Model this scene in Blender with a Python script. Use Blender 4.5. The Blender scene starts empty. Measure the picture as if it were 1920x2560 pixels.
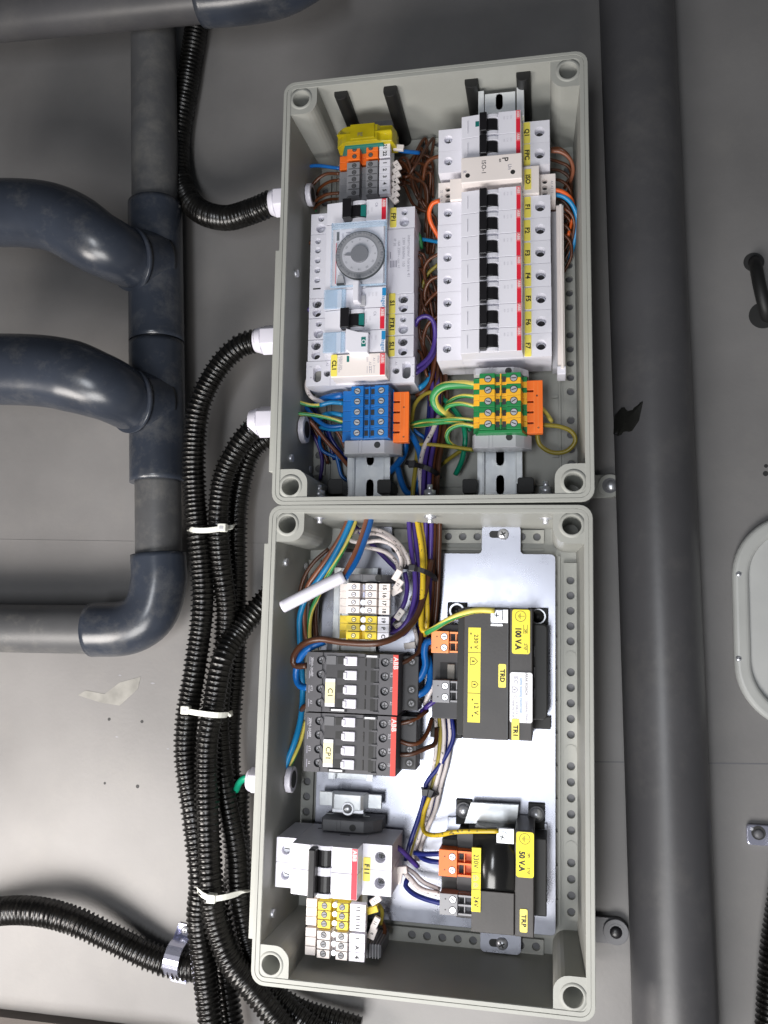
import bpy, bmesh, math, random
from mathutils import Vector, Matrix
random.seed(7)
S = 0.00091                       # one design unit = 0.91 mm
sc = bpy.context.scene
col = sc.collection

# ------------------------------------------------------------------ camera, world, lamps, exposure
FPX = 2114.5631
CX, CY, CZ = 218.399, 276.556, 105 + 636.592
ROT = [[0.9814237, -0.02345589, 0.19041363], [0.00018895, 0.99261583, 0.1213004], [-0.1918528, -0.11901111, 0.97418112]]
rx = Vector((ROT[0][0], -ROT[0][1], -ROT[0][2]))
ry = Vector((ROT[1][0], -ROT[1][1], -ROT[1][2]))
rz_ = Vector((ROT[2][0], -ROT[2][1], -ROT[2][2]))
cam = bpy.data.cameras.new('camera'); camo = bpy.data.objects.new('camera', cam); col.objects.link(camo)
m = Matrix((rx, -ry, -rz_)).transposed().to_4x4()
m.translation = Vector((CX, CY, CZ)) * S
camo.matrix_world = m
cam.sensor_fit = 'VERTICAL'; cam.sensor_height = 24.0; cam.lens = 24.0 * FPX / 2560
cam.clip_start = 0.01; cam.clip_end = 20
sc.camera = camo
w = bpy.data.worlds.new("World"); sc.world = w; w.use_nodes = True
w.node_tree.nodes['Background'].inputs[0].default_value = (0.80, 0.88, 1.0, 1)
w.node_tree.nodes['Background'].inputs[1].default_value = 0.055
def lamp(name, loc, aim, sx, sy, power, colr):
    l = bpy.data.lights.new(name, 'AREA'); l.shape = 'RECTANGLE'; l.size = sx * S; l.size_y = sy * S
    l.energy = power; l.color = colr
    o = bpy.data.objects.new(name, l); col.objects.link(o)
    o.location = Vector(loc) * S
    d = Vector(aim) * S - o.location
    o.rotation_euler = d.to_track_quat('-Z', 'Y').to_euler()
    return o
lamp('doorway_light', (-20, -560, 880), (60, 240, 20), 600, 500, 12.5, (1.0, 0.98, 0.955))
lamp('side_light', (-430, -90, 430), (-170, 110, 0), 260, 260, 4.0, (1.0, 0.94, 0.885))
lamp('window_light', (30, 60, 1500), (60, 260, 30), 190, 480, 6.0, (0.93, 0.96, 1.0))
sc.view_settings.view_transform = 'Standard'; sc.view_settings.look = 'None'
sc.view_settings.exposure = 0; sc.view_settings.gamma = 1

# ------------------------------------------------------------------ frames and picture rays
UF = (1.5464, 360 - 0.3143, 0.0097)   # the upper box's own frame: offset and turn
LF = (0.0, 0.0, 0.0)
BF = LF
def frame(fr): return Matrix.Translation(Vector((fr[0], fr[1], 0))) @ Matrix.Rotation(fr[2], 4, 'Z')
def at(u, v, h, fr=LF):
    """the place at height h above the wall that is seen at photo pixel (u, v)"""
    a, b = (u - 960) / FPX, (v - 1280) / FPX
    d = rx * a + ry * b + rz_
    k = (h - CZ) / d.z
    x, y = CX + k * d.x - fr[0], CY + k * d.y - fr[1]
    c, s = math.cos(-fr[2]), math.sin(-fr[2])
    return x * c - y * s, x * s + y * c
def rect(u0, v0, u1, v1, h, fr=LF):
    um, vm = (u0 + u1) / 2, (v0 + v1) / 2
    return at(u0, vm, h, fr)[0], at(um, v1, h, fr)[1], at(u1, vm, h, fr)[0], at(um, v0, h, fr)[1]
def px(u, v, h, fr=LF): return at(u, v, h, fr)[0]
def py(u, v, h, fr=LF): return at(u, v, h, fr)[1]

# ------------------------------------------------------------------ materials
MATS = {}
def mat(name, c, rough=0.5, metal=0.0, var=0.06, nscale=25, bump=0.05, bscale=400, trans=0.0, alpha=1.0, spec=0.5, coat=0.0, dust=0.0):
    if name in MATS: return MATS[name]
    m = bpy.data.materials.new(name); m.use_nodes = True
    nt = m.node_tree; b = nt.nodes['Principled BSDF']
    tc = nt.nodes.new('ShaderNodeTexCoord')
    n = nt.nodes.new('ShaderNodeTexNoise'); n.inputs['Scale'].default_value = nscale; n.inputs['Detail'].default_value = 6
    nt.links.new(tc.outputs['Object'], n.inputs['Vector'])
    r = nt.nodes.new('ShaderNodeValToRGB')
    c = tuple(c)
    lo = tuple(max(0, x * (1 - var * 2)) for x in c) + (1,); hi = tuple(min(1, x * (1 + var * 2)) for x in c) + (1,)
    r.color_ramp.elements[0].position = 0.3; r.color_ramp.elements[1].position = 0.7
    r.color_ramp.elements[0].color = lo; r.color_ramp.elements[1].color = hi
    nt.links.new(n.outputs['Fac'], r.inputs['Fac'])
    out = r.outputs['Color']
    if dust:
        n3 = nt.nodes.new('ShaderNodeTexNoise'); n3.inputs['Scale'].default_value = nscale * 1.7; n3.inputs['Detail'].default_value = 9
        n3.inputs['Roughness'].default_value = 0.75
        nt.links.new(tc.outputs['Object'], n3.inputs['Vector'])
        r3 = nt.nodes.new('ShaderNodeValToRGB'); r3.color_ramp.elements[0].position = 0.5; r3.color_ramp.elements[1].position = 0.72
        r3.color_ramp.elements[0].color = (0, 0, 0, 1); r3.color_ramp.elements[1].color = (dust,) * 3 + (1,)
        nt.links.new(n3.outputs['Fac'], r3.inputs['Fac'])
        mx = nt.nodes.new('ShaderNodeMix'); mx.data_type = 'RGBA'
        nt.links.new(r3.outputs['Color'], mx.inputs['Factor']); nt.links.new(out, mx.inputs['A'])
        mx.inputs['B'].default_value = (0.33, 0.31, 0.27, 1); out = mx.outputs['Result']
    nt.links.new(out, b.inputs['Base Color'])
    b.inputs['Roughness'].default_value = rough; b.inputs['Metallic'].default_value = metal
    b.inputs['Specular IOR Level'].default_value = spec
    if coat: b.inputs['Coat Weight'].default_value = coat; b.inputs['Coat Roughness'].default_value = 0.15
    if trans: b.inputs['Transmission Weight'].default_value = trans; b.inputs['IOR'].default_value = 1.35
    b.inputs['Alpha'].default_value = alpha
    if bump:
        n2 = nt.nodes.new('ShaderNodeTexNoise'); n2.inputs['Scale'].default_value = bscale; n2.inputs['Detail'].default_value = 4
        nt.links.new(tc.outputs['Object'], n2.inputs['Vector'])
        bp = nt.nodes.new('ShaderNodeBump'); bp.inputs['Strength'].default_value = bump; bp.inputs['Distance'].default_value = 0.0006
        nt.links.new(n2.outputs['Fac'], bp.inputs['Height']); nt.links.new(bp.outputs['Normal'], b.inputs['Normal'])
    MATS[name] = m
    return m
M = dict(
 wall=mat('painted_wall', (0.180, 0.174, 0.172), 0.48, var=0.07, nscale=9, bump=0.14, bscale=300, dust=0.10),
 box=mat('grey_polyester', (0.345, 0.348, 0.322), 0.5, var=0.05, bump=0.15, bscale=500, nscale=12),
 white=mat('white_plastic', (0.76, 0.75, 0.82), 0.38, var=0.02, bump=0.04),
 white2=mat('warm_white_plastic', (0.84, 0.77, 0.74), 0.42, var=0.02, bump=0.04),
 gland=mat('gland_white', (0.68, 0.66, 0.74), 0.35, var=0.03),
 black=mat('black_plastic', (0.012, 0.011, 0.013), 0.35, var=0.15),
 blackmatt=mat('black_moulding', (0.010, 0.010, 0.010), 0.55, var=0.15),
 dark=mat('charcoal_plastic', (0.075, 0.073, 0.082), 0.5, var=0.06, bump=0.1),
 dark2=mat('grey_charcoal_insert', (0.035, 0.034, 0.038), 0.5, var=0.06),
 trafo=mat('black_lacquered_core', (0.030, 0.026, 0.025), 0.42, var=0.12, bump=0.08, bscale=500, dust=0.02),
 grey=mat('grey_plastic', (0.25, 0.25, 0.27), 0.45, var=0.04),
 dgrey=mat('dark_grey_plastic', (0.12, 0.12, 0.13), 0.45, var=0.05),
 lgrey=mat('light_grey_plastic', (0.42, 0.42, 0.45), 0.45, var=0.04),
 red=mat('red_strip', (0.68, 0.02, 0.045), 0.4, var=0.03), pink=mat('pale_red_strip', (0.75, 0.16, 0.18), 0.4, var=0.03),
 red2=mat('orange_red_strip', (0.60, 0.035, 0.02), 0.4, var=0.03),
 yellow=mat('yellow_label', (0.90, 0.77, 0.13), 0.45, var=0.02), yellow2=mat('yellow_plastic', (0.82, 0.62, 0.04), 0.4, var=0.03),
 amber=mat('amber_plastic', (0.80, 0.42, 0.02), 0.4, var=0.03),
 pale=mat('pale_yellow_label', (0.90, 0.82, 0.45), 0.45, var=0.02), paper=mat('white_label', (0.80, 0.80, 0.84), 0.45, var=0.01),
 vyellow=mat('vivid_yellow_sticker', (0.83, 0.70, 0.01), 0.35, var=0.02),
 orange=mat('orange_plastic', (0.88, 0.17, 0.02), 0.4, var=0.03), orange2=mat('pale_orange_plastic', (0.86, 0.30, 0.09), 0.4, var=0.03),
 blue=mat('blue_plastic', (0.008, 0.135, 0.44), 0.38, var=0.04), green=mat('green_plastic', (0.010, 0.20, 0.055), 0.4, var=0.05),
 teal=mat('teal_plastic', (0.01, 0.17, 0.15), 0.4), ink=mat('black_ink', (0.01, 0.01, 0.012), 0.6, bump=0), gink=mat('grey_ink', (0.30, 0.29, 0.36), 0.6, bump=0),
 bink=mat('blue_ink', (0.01, 0.22, 0.48), 0.5, bump=0), wink=mat('white_ink', (0.78, 0.66, 0.66), 0.5, bump=0), lgink=mat('pale_ink', (0.56, 0.55, 0.60), 0.5, bump=0),
 steel=mat('screw_steel', (0.70, 0.71, 0.75), 0.38, 0.75, var=0.08), zinc=mat('zinc_rail', (0.86, 0.90, 0.96), 0.34, 0.35, var=0.07, nscale=60, bump=0.1),
 slot=mat('screw_slot', (0.02, 0.02, 0.02), 0.6, bump=0),
 clamp=mat('zinc_clip', (0.62, 0.63, 0.78), 0.25, 0.85),
 pipe=mat('grey_pvc_pipe', (0.062, 0.061, 0.065), 0.40, var=0.07, nscale=11, bump=0.15, bscale=120, dust=0.08),
 pipe2=mat('blue_grey_pvc_fitting', (0.030, 0.036, 0.050), 0.27, var=0.14, nscale=16, bump=0.22, bscale=90, dust=0.16),
 pipe3=mat('dusty_pvc_pipe', (0.075, 0.076, 0.080), 0.45, var=0.12, nscale=14, bump=0.15, dust=0.25),
 conduit=mat('black_conduit', (0.005, 0.0046, 0.0042), 0.27, var=0.2, nscale=60, bump=0.1, dust=0.03),
 ledge=mat('brown_ledge', (0.055, 0.045, 0.040), 0.7),
 clear=mat('clear_cover', (0.72, 0.86, 0.98), 0.02, var=0.0, bump=0, trans=0.0, alpha=0.05),
 edge=mat('clear_cover_edge', (0.42, 0.62, 0.82), 0.2, var=0.05, bump=0, alpha=0.33),
 ytrans=mat('amber_clear_plastic', (0.52, 0.42, 0.01), 0.2, var=0.2, bump=0.1, alpha=0.80),
 dial=mat('dial_grey', (0.24, 0.24, 0.26), 0.3), dial2=mat('dial_light', (0.50, 0.50, 0.55), 0.35), dial3=mat('dial_knob', (0.17, 0.17, 0.19), 0.3),
 tie=mat('white_nylon', (0.80, 0.80, 0.74), 0.35), hatch=mat('hatch_grey', (0.46, 0.465, 0.455), 0.4, var=0.03), hatchrim=mat('hatch_rim', (0.42, 0.425, 0.41), 0.4, var=0.03),
 tape=mat('black_tape', (0.008, 0.008, 0.007), 0.4, bump=0.4, bscale=150), smear=mat('filler_smear', (0.25, 0.243, 0.225), 0.8, var=0.12, nscale=60),
)
def plate_mat(name, c, rough, var):
    m = bpy.data.materials.new(name); m.use_nodes = True; nt = m.node_tree; b = nt.nodes['Principled BSDF']
    tc = nt.nodes.new('ShaderNodeTexCoord'); v = nt.nodes.new('ShaderNodeTexNoise'); v.inputs['Scale'].default_value = 45; v.inputs['Detail'].default_value = 8
    v.inputs['Roughness'].default_value = 0.7
    nt.links.new(tc.outputs['Object'], v.inputs['Vector'])
    r = nt.nodes.new('ShaderNodeMapRange'); r.inputs['From Min'].default_value = 0.3; r.inputs['From Max'].default_value = 0.7
    r.inputs['To Min'].default_value = rough - var; r.inputs['To Max'].default_value = rough + var
    nt.links.new(v.outputs['Fac'], r.inputs['Value']); nt.links.new(r.outputs['Result'], b.inputs['Roughness'])
    n = nt.nodes.new('ShaderNodeTexNoise'); n.inputs['Scale'].default_value = 22; n.inputs['Detail'].default_value = 5
    nt.links.new(tc.outputs['Object'], n.inputs['Vector'])
    rr = nt.nodes.new('ShaderNodeValToRGB'); rr.color_ramp.elements[0].color = tuple(x * 0.88 for x in c) + (1,); rr.color_ramp.elements[1].color = tuple(c) + (1,)
    nt.links.new(n.outputs['Fac'], rr.inputs['Fac']); nt.links.new(rr.outputs['Color'], b.inputs['Base Color'])
    b.inputs['Metallic'].default_value = 0.93
    MATS[name] = m; return m
M['plate'] = plate_mat('galvanised_plate', (0.42, 0.43, 0.49), 0.29, 0.06)

# ------------------------------------------------------------------ mesh building
class MB:
    def __init__(s): s.v = []; s.f = []; s.mi = []; s.smooth = []
    def face(s, idx, mi=0, sm=False): s.f.append(tuple(idx)); s.mi.append(mi); s.smooth.append(sm)
    def add(s, pts): n = len(s.v); s.v += [tuple(p) for p in pts]; return list(range(n, n + len(pts)))
    def box(s, x0, y0, z0, x1, y1, z1, mi=0, hole=None, holes=None):
        if x1 < x0: x0, x1 = x1, x0
        if y1 < y0: y0, y1 = y1, y0
        b = s.add([(x0, y0, z0), (x1, y0, z0), (x1, y1, z0), (x0, y1, z0)])
        t = s.add([(x0, y0, z1), (x1, y0, z1), (x1, y1, z1), (x0, y1, z1)])
        s.face([b[3], b[2], b[1], b[0]], mi)
        for i in range(4): j = (i + 1) % 4; s.face([b[i], b[j], t[j], t[i]], mi)
        hs = holes or ([hole] if hole else [])
        if not hs: s.face(t, mi); return s
        # the top face is cut into cells along its longer run of holes
        alongx = len(hs) > 1 and abs(hs[0][0] - hs[-1][0]) > abs(hs[0][1] - hs[-1][1])
        k = 0 if alongx else 1
        hs = sorted(hs, key=lambda h: h[k])
        cuts = [(x0, y0)[k]] + [(hs[i][k] + hs[i + 1][k]) / 2 for i in range(len(hs) - 1)] + [(x1, y1)[k]]
        for i, h in enumerate(hs):
            if alongx: cell = [(cuts[i], y0), (cuts[i + 1], y0), (cuts[i + 1], y1), (cuts[i], y1)]
            else: cell = [(x0, cuts[i]), (x1, cuts[i]), (x1, cuts[i + 1]), (x0, cuts[i + 1])]
            s.holed(cell, h, z1, mi)
        return s
    def holed(s, poly, h, z, mi=0, n=20):
        """a face with a blind hole: h = (cx, cy, rx, depth[, ry])"""
        cx, cy, r, dep = h[:4]; ry2 = h[4] if len(h) > 4 else r
        angs = [math.atan2(p[1] - cy, p[0] - cx) for p in poly] + [2 * math.pi * i / n - math.pi for i in range(n)]
        angs = sorted(set(round(a, 5) for a in angs))
        out, inn = [], []
        for a in angs:
            dx, dy = math.cos(a), math.sin(a); best = None
            for i in range(len(poly)):
                ax, ay = poly[i]; bx, by = poly[(i + 1) % len(poly)]
                ex, ey = bx - ax, by - ay; den = dx * ey - dy * ex
                if abs(den) < 1e-9: continue
                t = ((ax - cx) * ey - (ay - cy) * ex) / den; q = ((ax - cx) * dy - (ay - cy) * dx) / den
                if t > 0 and -1e-6 <= q <= 1 + 1e-6 and (best is None or t < best): best = t
            best = best or r * 1.2
            out.append((cx + dx * best, cy + dy * best, z))
            if ry2 > r:    # a slot: half circles joined by straight sides
                m_ = ry2 - r
                t = r / max(abs(dx), 1e-6)
                if abs(dy * t) > m_:
                    # ray against the end circle
                    sg = 1 if dy > 0 else -1; oc = -sg * m_; bq = dy * oc; t = -bq + math.sqrt(max(0, bq * bq - (oc * oc - r * r)))
                inn.append((cx + dx * t, cy + dy * t, z))
            else: inn.append((cx + dx * r, cy + dy * r, z))
        o = s.add(out); i1 = s.add(inn); i2 = s.add([(p[0], p[1], z - dep) for p in inn]); N = len(angs)
        for i in range(N):
            j = (i + 1) % N
            s.face([o[i], o[j], i1[j], i1[i]], mi); s.face([i1[i], i1[j], i2[j], i2[i]], mi, True)
        s.face(i2, mi)
    def prism(s, poly, z0, z1, mi=0, sm=False):
        b = s.add([(p[0], p[1], z0) for p in poly]); t = s.add([(p[0], p[1], z1) for p in poly]); n = len(poly)
        s.face(b[::-1], mi); s.face(t, mi)
        for i in range(n): j = (i + 1) % n; s.face([b[i], b[j], t[j], t[i]], mi, sm)
        return s
    def ext(s, prof, a, b_, axis='y', mi=0, sm=False):
        """extrude a closed profile: axis y takes (x, z) pairs, axis x takes (y, z) pairs"""
        f = (lambda p, t: (p[0], t, p[1])) if axis == 'y' else (lambda p, t: (t, p[0], p[1]))
        A = s.add([f(p, a) for p in prof]); B = s.add([f(p, b_) for p in prof]); n = len(prof)
        s.face(A, mi); s.face(B[::-1], mi)
        for i in range(n): j = (i + 1) % n; s.face([A[i], B[i], B[j], A[j]], mi, sm)
        return s
    def cyl(s, cx, cy, z0, z1, r, n=16, mi=0, r1=None, axis='z'):
        r1 = r if r1 is None else r1
        def P(a, rr, t):
            c, q = rr * math.cos(a), rr * math.sin(a)
            return (cx + c, cy + q, t) if axis == 'z' else (t, cx + c, cy + q) if axis == 'x' else (cx + c, t, cy + q)
        A = s.add([P(2 * math.pi * i / n, r, z0) for i in range(n)]); B = s.add([P(2 * math.pi * i / n, r1, z1) for i in range(n)])
        s.face(A[::-1], mi); s.face(B, mi)
        for i in range(n): j = (i + 1) % n; s.face([A[i], A[j], B[j], B[i]], mi, True)
        return s
    def dome(s, cx, cy, z0, r, h, n=16, k=4):
        rows = [s.add([(cx + r * math.cos(q) * math.cos(2 * math.pi * i / n), cy + r * math.cos(q) * math.sin(2 * math.pi * i / n), z0 + h * math.sin(q)) for i in range(n)]) for q in [math.pi / 2 * j / k for j in range(k)]]
        top = s.add([(cx, cy, z0 + h)])[0]
        for a, b in zip(rows, rows[1:]):
            for i in range(n): j = (i + 1) % n; s.face([a[i], a[j], b[j], b[i]], 0, True)
        for i in range(n): s.face([rows[-1][i], rows[-1][(i + 1) % n], top], 0, True)
        s.face(rows[0][::-1])
        return s
    def tube(s, pts, r, n=8, split=False, rfun=None, step=3.0, smooth_path=True, caps=True, twist=0.0):
        P = path(pts, step) if smooth_path else [Vector(p) for p in pts]
        T = [(P[min(i + 1, len(P) - 1)] - P[max(i - 1, 0)]).normalized() for i in range(len(P))]
        nrm = T[0].orthogonal().normalized(); rows = []; L = 0
        for i, p in enumerate(P):
            if i: L += (p - P[i - 1]).length
            nrm = (nrm - T[i] * nrm.dot(T[i])).normalized(); bn = T[i].cross(nrm)
            rr = rfun(L) if rfun else r; tw = twist * L
            rows.append(s.add([p + (nrm * math.cos(2 * math.pi * k / n + tw) + bn * math.sin(2 * math.pi * k / n + tw)) * rr for k in range(n)]))
        for a, b in zip(rows, rows[1:]):
            for k in range(n):
                j = (k + 1) % n; s.face([a[k], a[j], b[j], b[k]], 1 if split and k < n * 0.22 else 0, True)
        if caps: s.face(rows[0][::-1]); s.face(rows[-1])
        return s
def path(pts, step=3.0):
    V = [Vector(p) for p in pts]
    if len(V) == 2:
        n = max(1, int((V[1] - V[0]).length / step)); return [V[0].lerp(V[1], i / n) for i in range(n + 1)]
    V = [V[0] * 2 - V[1]] + V + [V[-1] * 2 - V[-2]]; out = []
    for i in range(1, len(V) - 2):
        a, b, c, d = V[i - 1:i + 3]; n = max(2, int((c - b).length / step))
        for k in range(n):
            t = k / n
            out.append(0.5 * ((2 * b) + (c - a) * t + (2 * a - 5 * b + 4 * c - d) * t * t + (3 * b - a - 3 * c + d) * t ** 3))
    out.append(V[-2]); return out

def tag(o, label=None, cat=None, group=None, kind=None):
    if label: o['label'] = label
    if cat: o['category'] = cat
    if group: o['group'] = group
    if kind: o['kind'] = kind
    return o
def thing(name, label, cat, org, fr=None, group=None):
    fr = BF if fr is None else fr
    o = bpy.data.objects.new(name, None); col.objects.link(o); o.empty_display_size = 0.005
    M4 = frame(fr); p = M4 @ Vector(org)
    o.location = p * S; o.rotation_euler = (0, 0, fr[2])
    ORG[o.name] = Vector(org)
    return tag(o, label, cat, group)
ORG = {}
def mesh_of(mb, mats, org, name, merge=False):
    me = bpy.data.meshes.new(name)
    me.from_pydata([((v[0] - org[0]) * S, (v[1] - org[1]) * S, (v[2] - org[2]) * S) for v in mb.v], [], mb.f)
    for m_ in mats: me.materials.append(m_)
    me.polygons.foreach_set('material_index', mb.mi); me.polygons.foreach_set('use_smooth', mb.smooth)
    bm = bmesh.new(); bm.from_mesh(me)
    if merge: bmesh.ops.remove_doubles(bm, verts=bm.verts, dist=1e-6)
    bmesh.ops.recalc_face_normals(bm, faces=bm.faces); bm.to_mesh(me); bm.free()
    me.update(); return me
def part(name, mb, m_, parent, bev=0.0, label=None, kind=None, seg=2):
    """one mesh object; parent None makes it a top-level thing"""
    mats = m_ if isinstance(m_, list) else [m_]
    root = parent
    while root is not None and root.parent is not None: root = root.parent
    org = ORG[root.name] if root is not None else Vector((0, 0, 0))
    o = bpy.data.objects.new(name, mesh_of(mb, mats, org, name, merge=bev > 0)); col.objects.link(o)
    if parent is not None: o.parent = parent
    if bev:
        b = o.modifiers.new('bevel', 'BEVEL'); b.width = bev * S; b.segments = seg; b.limit_method = 'ANGLE'; b.angle_limit = math.radians(40)
        b.harden_normals = False
    if label: o['label'] = label
    if kind: o['kind'] = kind
    return o
def solo(name, label, cat, mb, m_, fr=None, group=None, bev=0.0, kind=None, org=None):
    """a thing that is one mesh"""
    fr = BF if fr is None else fr
    if org is None: org = mb.v[0]
    mats = m_ if isinstance(m_, list) else [m_]
    o = bpy.data.objects.new(name, mesh_of(mb, mats, Vector(org), name, merge=bev > 0)); col.objects.link(o)
    o.location = (frame(fr) @ Vector(org)) * S; o.rotation_euler = (0, 0, fr[2]); ORG[o.name] = Vector(org)
    if bev:
        b = o.modifiers.new('bevel', 'BEVEL'); b.width = bev * S; b.segments = 2; b.limit_method = 'ANGLE'; b.angle_limit = math.radians(40)
    return tag(o, label, cat, group, kind)
def copy_tree(o, parent=None, skip=()):
    c = o.copy(); col.objects.link(c)
    if parent is not None: c.parent = parent
    for ch in list(o.children):
        if ch.name.split('.')[0] in skip: continue
        copy_tree(ch, c, skip)
    return c
def shift(o, dx, dy, fr):
    v = Matrix.Rotation(fr[2], 3, 'Z') @ Vector((dx, dy, 0)); o.location = o.location + v * S
def text(s, size, cx, cy, z, parent, m_, rot=-90, name='lettering', bold=0.0, sx=1.0):
    """flat print: size is the cap height"""
    cu = bpy.data.curves.new(name, 'FONT'); cu.body = s; cu.size = size * S / 0.70; cu.align_x = 'CENTER'; cu.align_y = 'CENTER'
    cu.offset = bold * S; cu.resolution_u = 3; cu.space_character = 1.05
    tmp = bpy.data.objects.new(name, cu); col.objects.link(tmp)
    bpy.context.view_layer.update()
    me = bpy.data.meshes.new_from_object(tmp.evaluated_get(bpy.context.evaluated_depsgraph_get()))
    bpy.data.objects.remove(tmp); bpy.data.curves.remove(cu)
    root = parent
    while root.parent is not None: root = root.parent
    org = ORG[root.name]
    me.transform(Matrix.Translation((Vector((cx, cy, z)) - org) * S) @ Matrix.Rotation(math.radians(rot), 4, 'Z') @ Matrix.Scale(sx, 4, (1, 0, 0)))
    me.materials.clear(); me.materials.append(m_)
    o = bpy.data.objects.new(name, me); col.objects.link(o); o.parent = parent
    return o
def screw(cx, cy, z, r, parent, m_=None, slot=True, ang=None, cross=False, h=0.9):
    o = part('screw', MB().cyl(cx, cy, z - 1, z + h, r, 14, r1=r * 0.9), m_ or M['steel'], parent)
    if slot:
        a = random.uniform(-0.6, 0.6) if ang is None else ang
        mb = MB()
        for q in ([a, a + math.pi / 2] if cross else [a]):
            dx, dy = math.cos(q) * r * 0.72, math.sin(q) * r * 0.72; nx, ny = -math.sin(q) * r * 0.14, math.cos(q) * r * 0.14
            mb.prism([(cx - dx - nx, cy - dy - ny), (cx + dx - nx, cy + dy - ny), (cx + dx + nx, cy + dy + ny), (cx - dx + nx, cy - dy + ny)], z + h - 0.3, z + h + 0.05 + (0.02 if q != a else 0))
        part('slot', mb, M['slot'], o)
    return o
def rrect(x0, y0, x1, y1, r, n=5):
    out = []
    for (cx, cy, a0) in ((x1 - r, y1 - r, 0), (x0 + r, y1 - r, 90), (x0 + r, y0 + r, 180), (x1 - r, y0 + r, 270)):
        for i in range(n + 1):
            a = math.radians(a0 + 90 * i / n); out.append((cx + r * math.cos(a), cy + r * math.sin(a)))
    return out
# ------------------------------------------------------------------ the wall
wall = bpy.data.objects.new('wall', None)
wb = MB(); wb.box(-900, -900, -20, 1200, 1500, 0)
wall = solo('wall', 'smooth grey painted wall with joints and small screw holes', None, wb, M['wall'], kind='structure', org=(0, 0, 0))
def wstrip(name, p0, p1, wd, z0, z1, m_):
    a, b = Vector(at(*p0, 0)), Vector(at(*p1, 0)); d = (b - a).normalized(); n = Vector((-d.y, d.x)) * wd / 2
    return part(name, MB().prism([a - n, b - n, b + n, a + n], z0, z1), m_, wall)
wstrip('joint', (-300, 1345), (1000, 1365), 1.2, -1, 0.35, M['wall'])
wstrip('joint', (900, 1897), (2100, 1912), 1.0, -1, 0.12, M['dgrey'])
for u, v, r in ((273, 1798, 1.5), (355, 1804, 1.5), (262, 1958, 1.2), (344, 1966, 1.7)):
    x, y = at(u, v, 0); part('screw_hole', MB().cyl(x, y, -1, 0.15, r, 12), M['slot'], wall)
sm = [at(u, v, 0) for u, v in ((195, 1738), (215, 1726), (262, 1735), (300, 1706), (352, 1692), (345, 1722), (300, 1764), (250, 1756))]
part('filler_patch', MB().prism(sm[::-1], -1, 0.3), M['smear'], wall)
for q in ((296, 1694, 398, 1706), (380, 1705, 396, 1712)):
    x0, y0, x1, y1 = rect(*q, 0)
for u, v, r in ((300, 1688, 1.2), (382, 1708, 1.6), (292, 1842, 1.2), (420, 1872, 1.0)):
    x, y = at(u, v, 0); part('chip', MB().prism([(x - r * 1.6, y), (x, y - r * .5), (x + r * 1.6, y - .2), (x, y + r * .5)], -1, 0.12), M['grey'], wall)
a, b = at(-200, 2498, 0), at(420, 2572, 0)
lb = MB().prism([(a[0], a[1]), (a[0] - 60, a[1] - 300), (b[0] + 300, a[1] - 300), (b[0] + 60, b[1] - 6), (b[0], b[1])], -1, 14)
solo('ledge', 'dark brown ledge along the foot of the wall', None, lb, M['ledge'], kind='structure', org=(a[0], a[1], 0))

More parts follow.
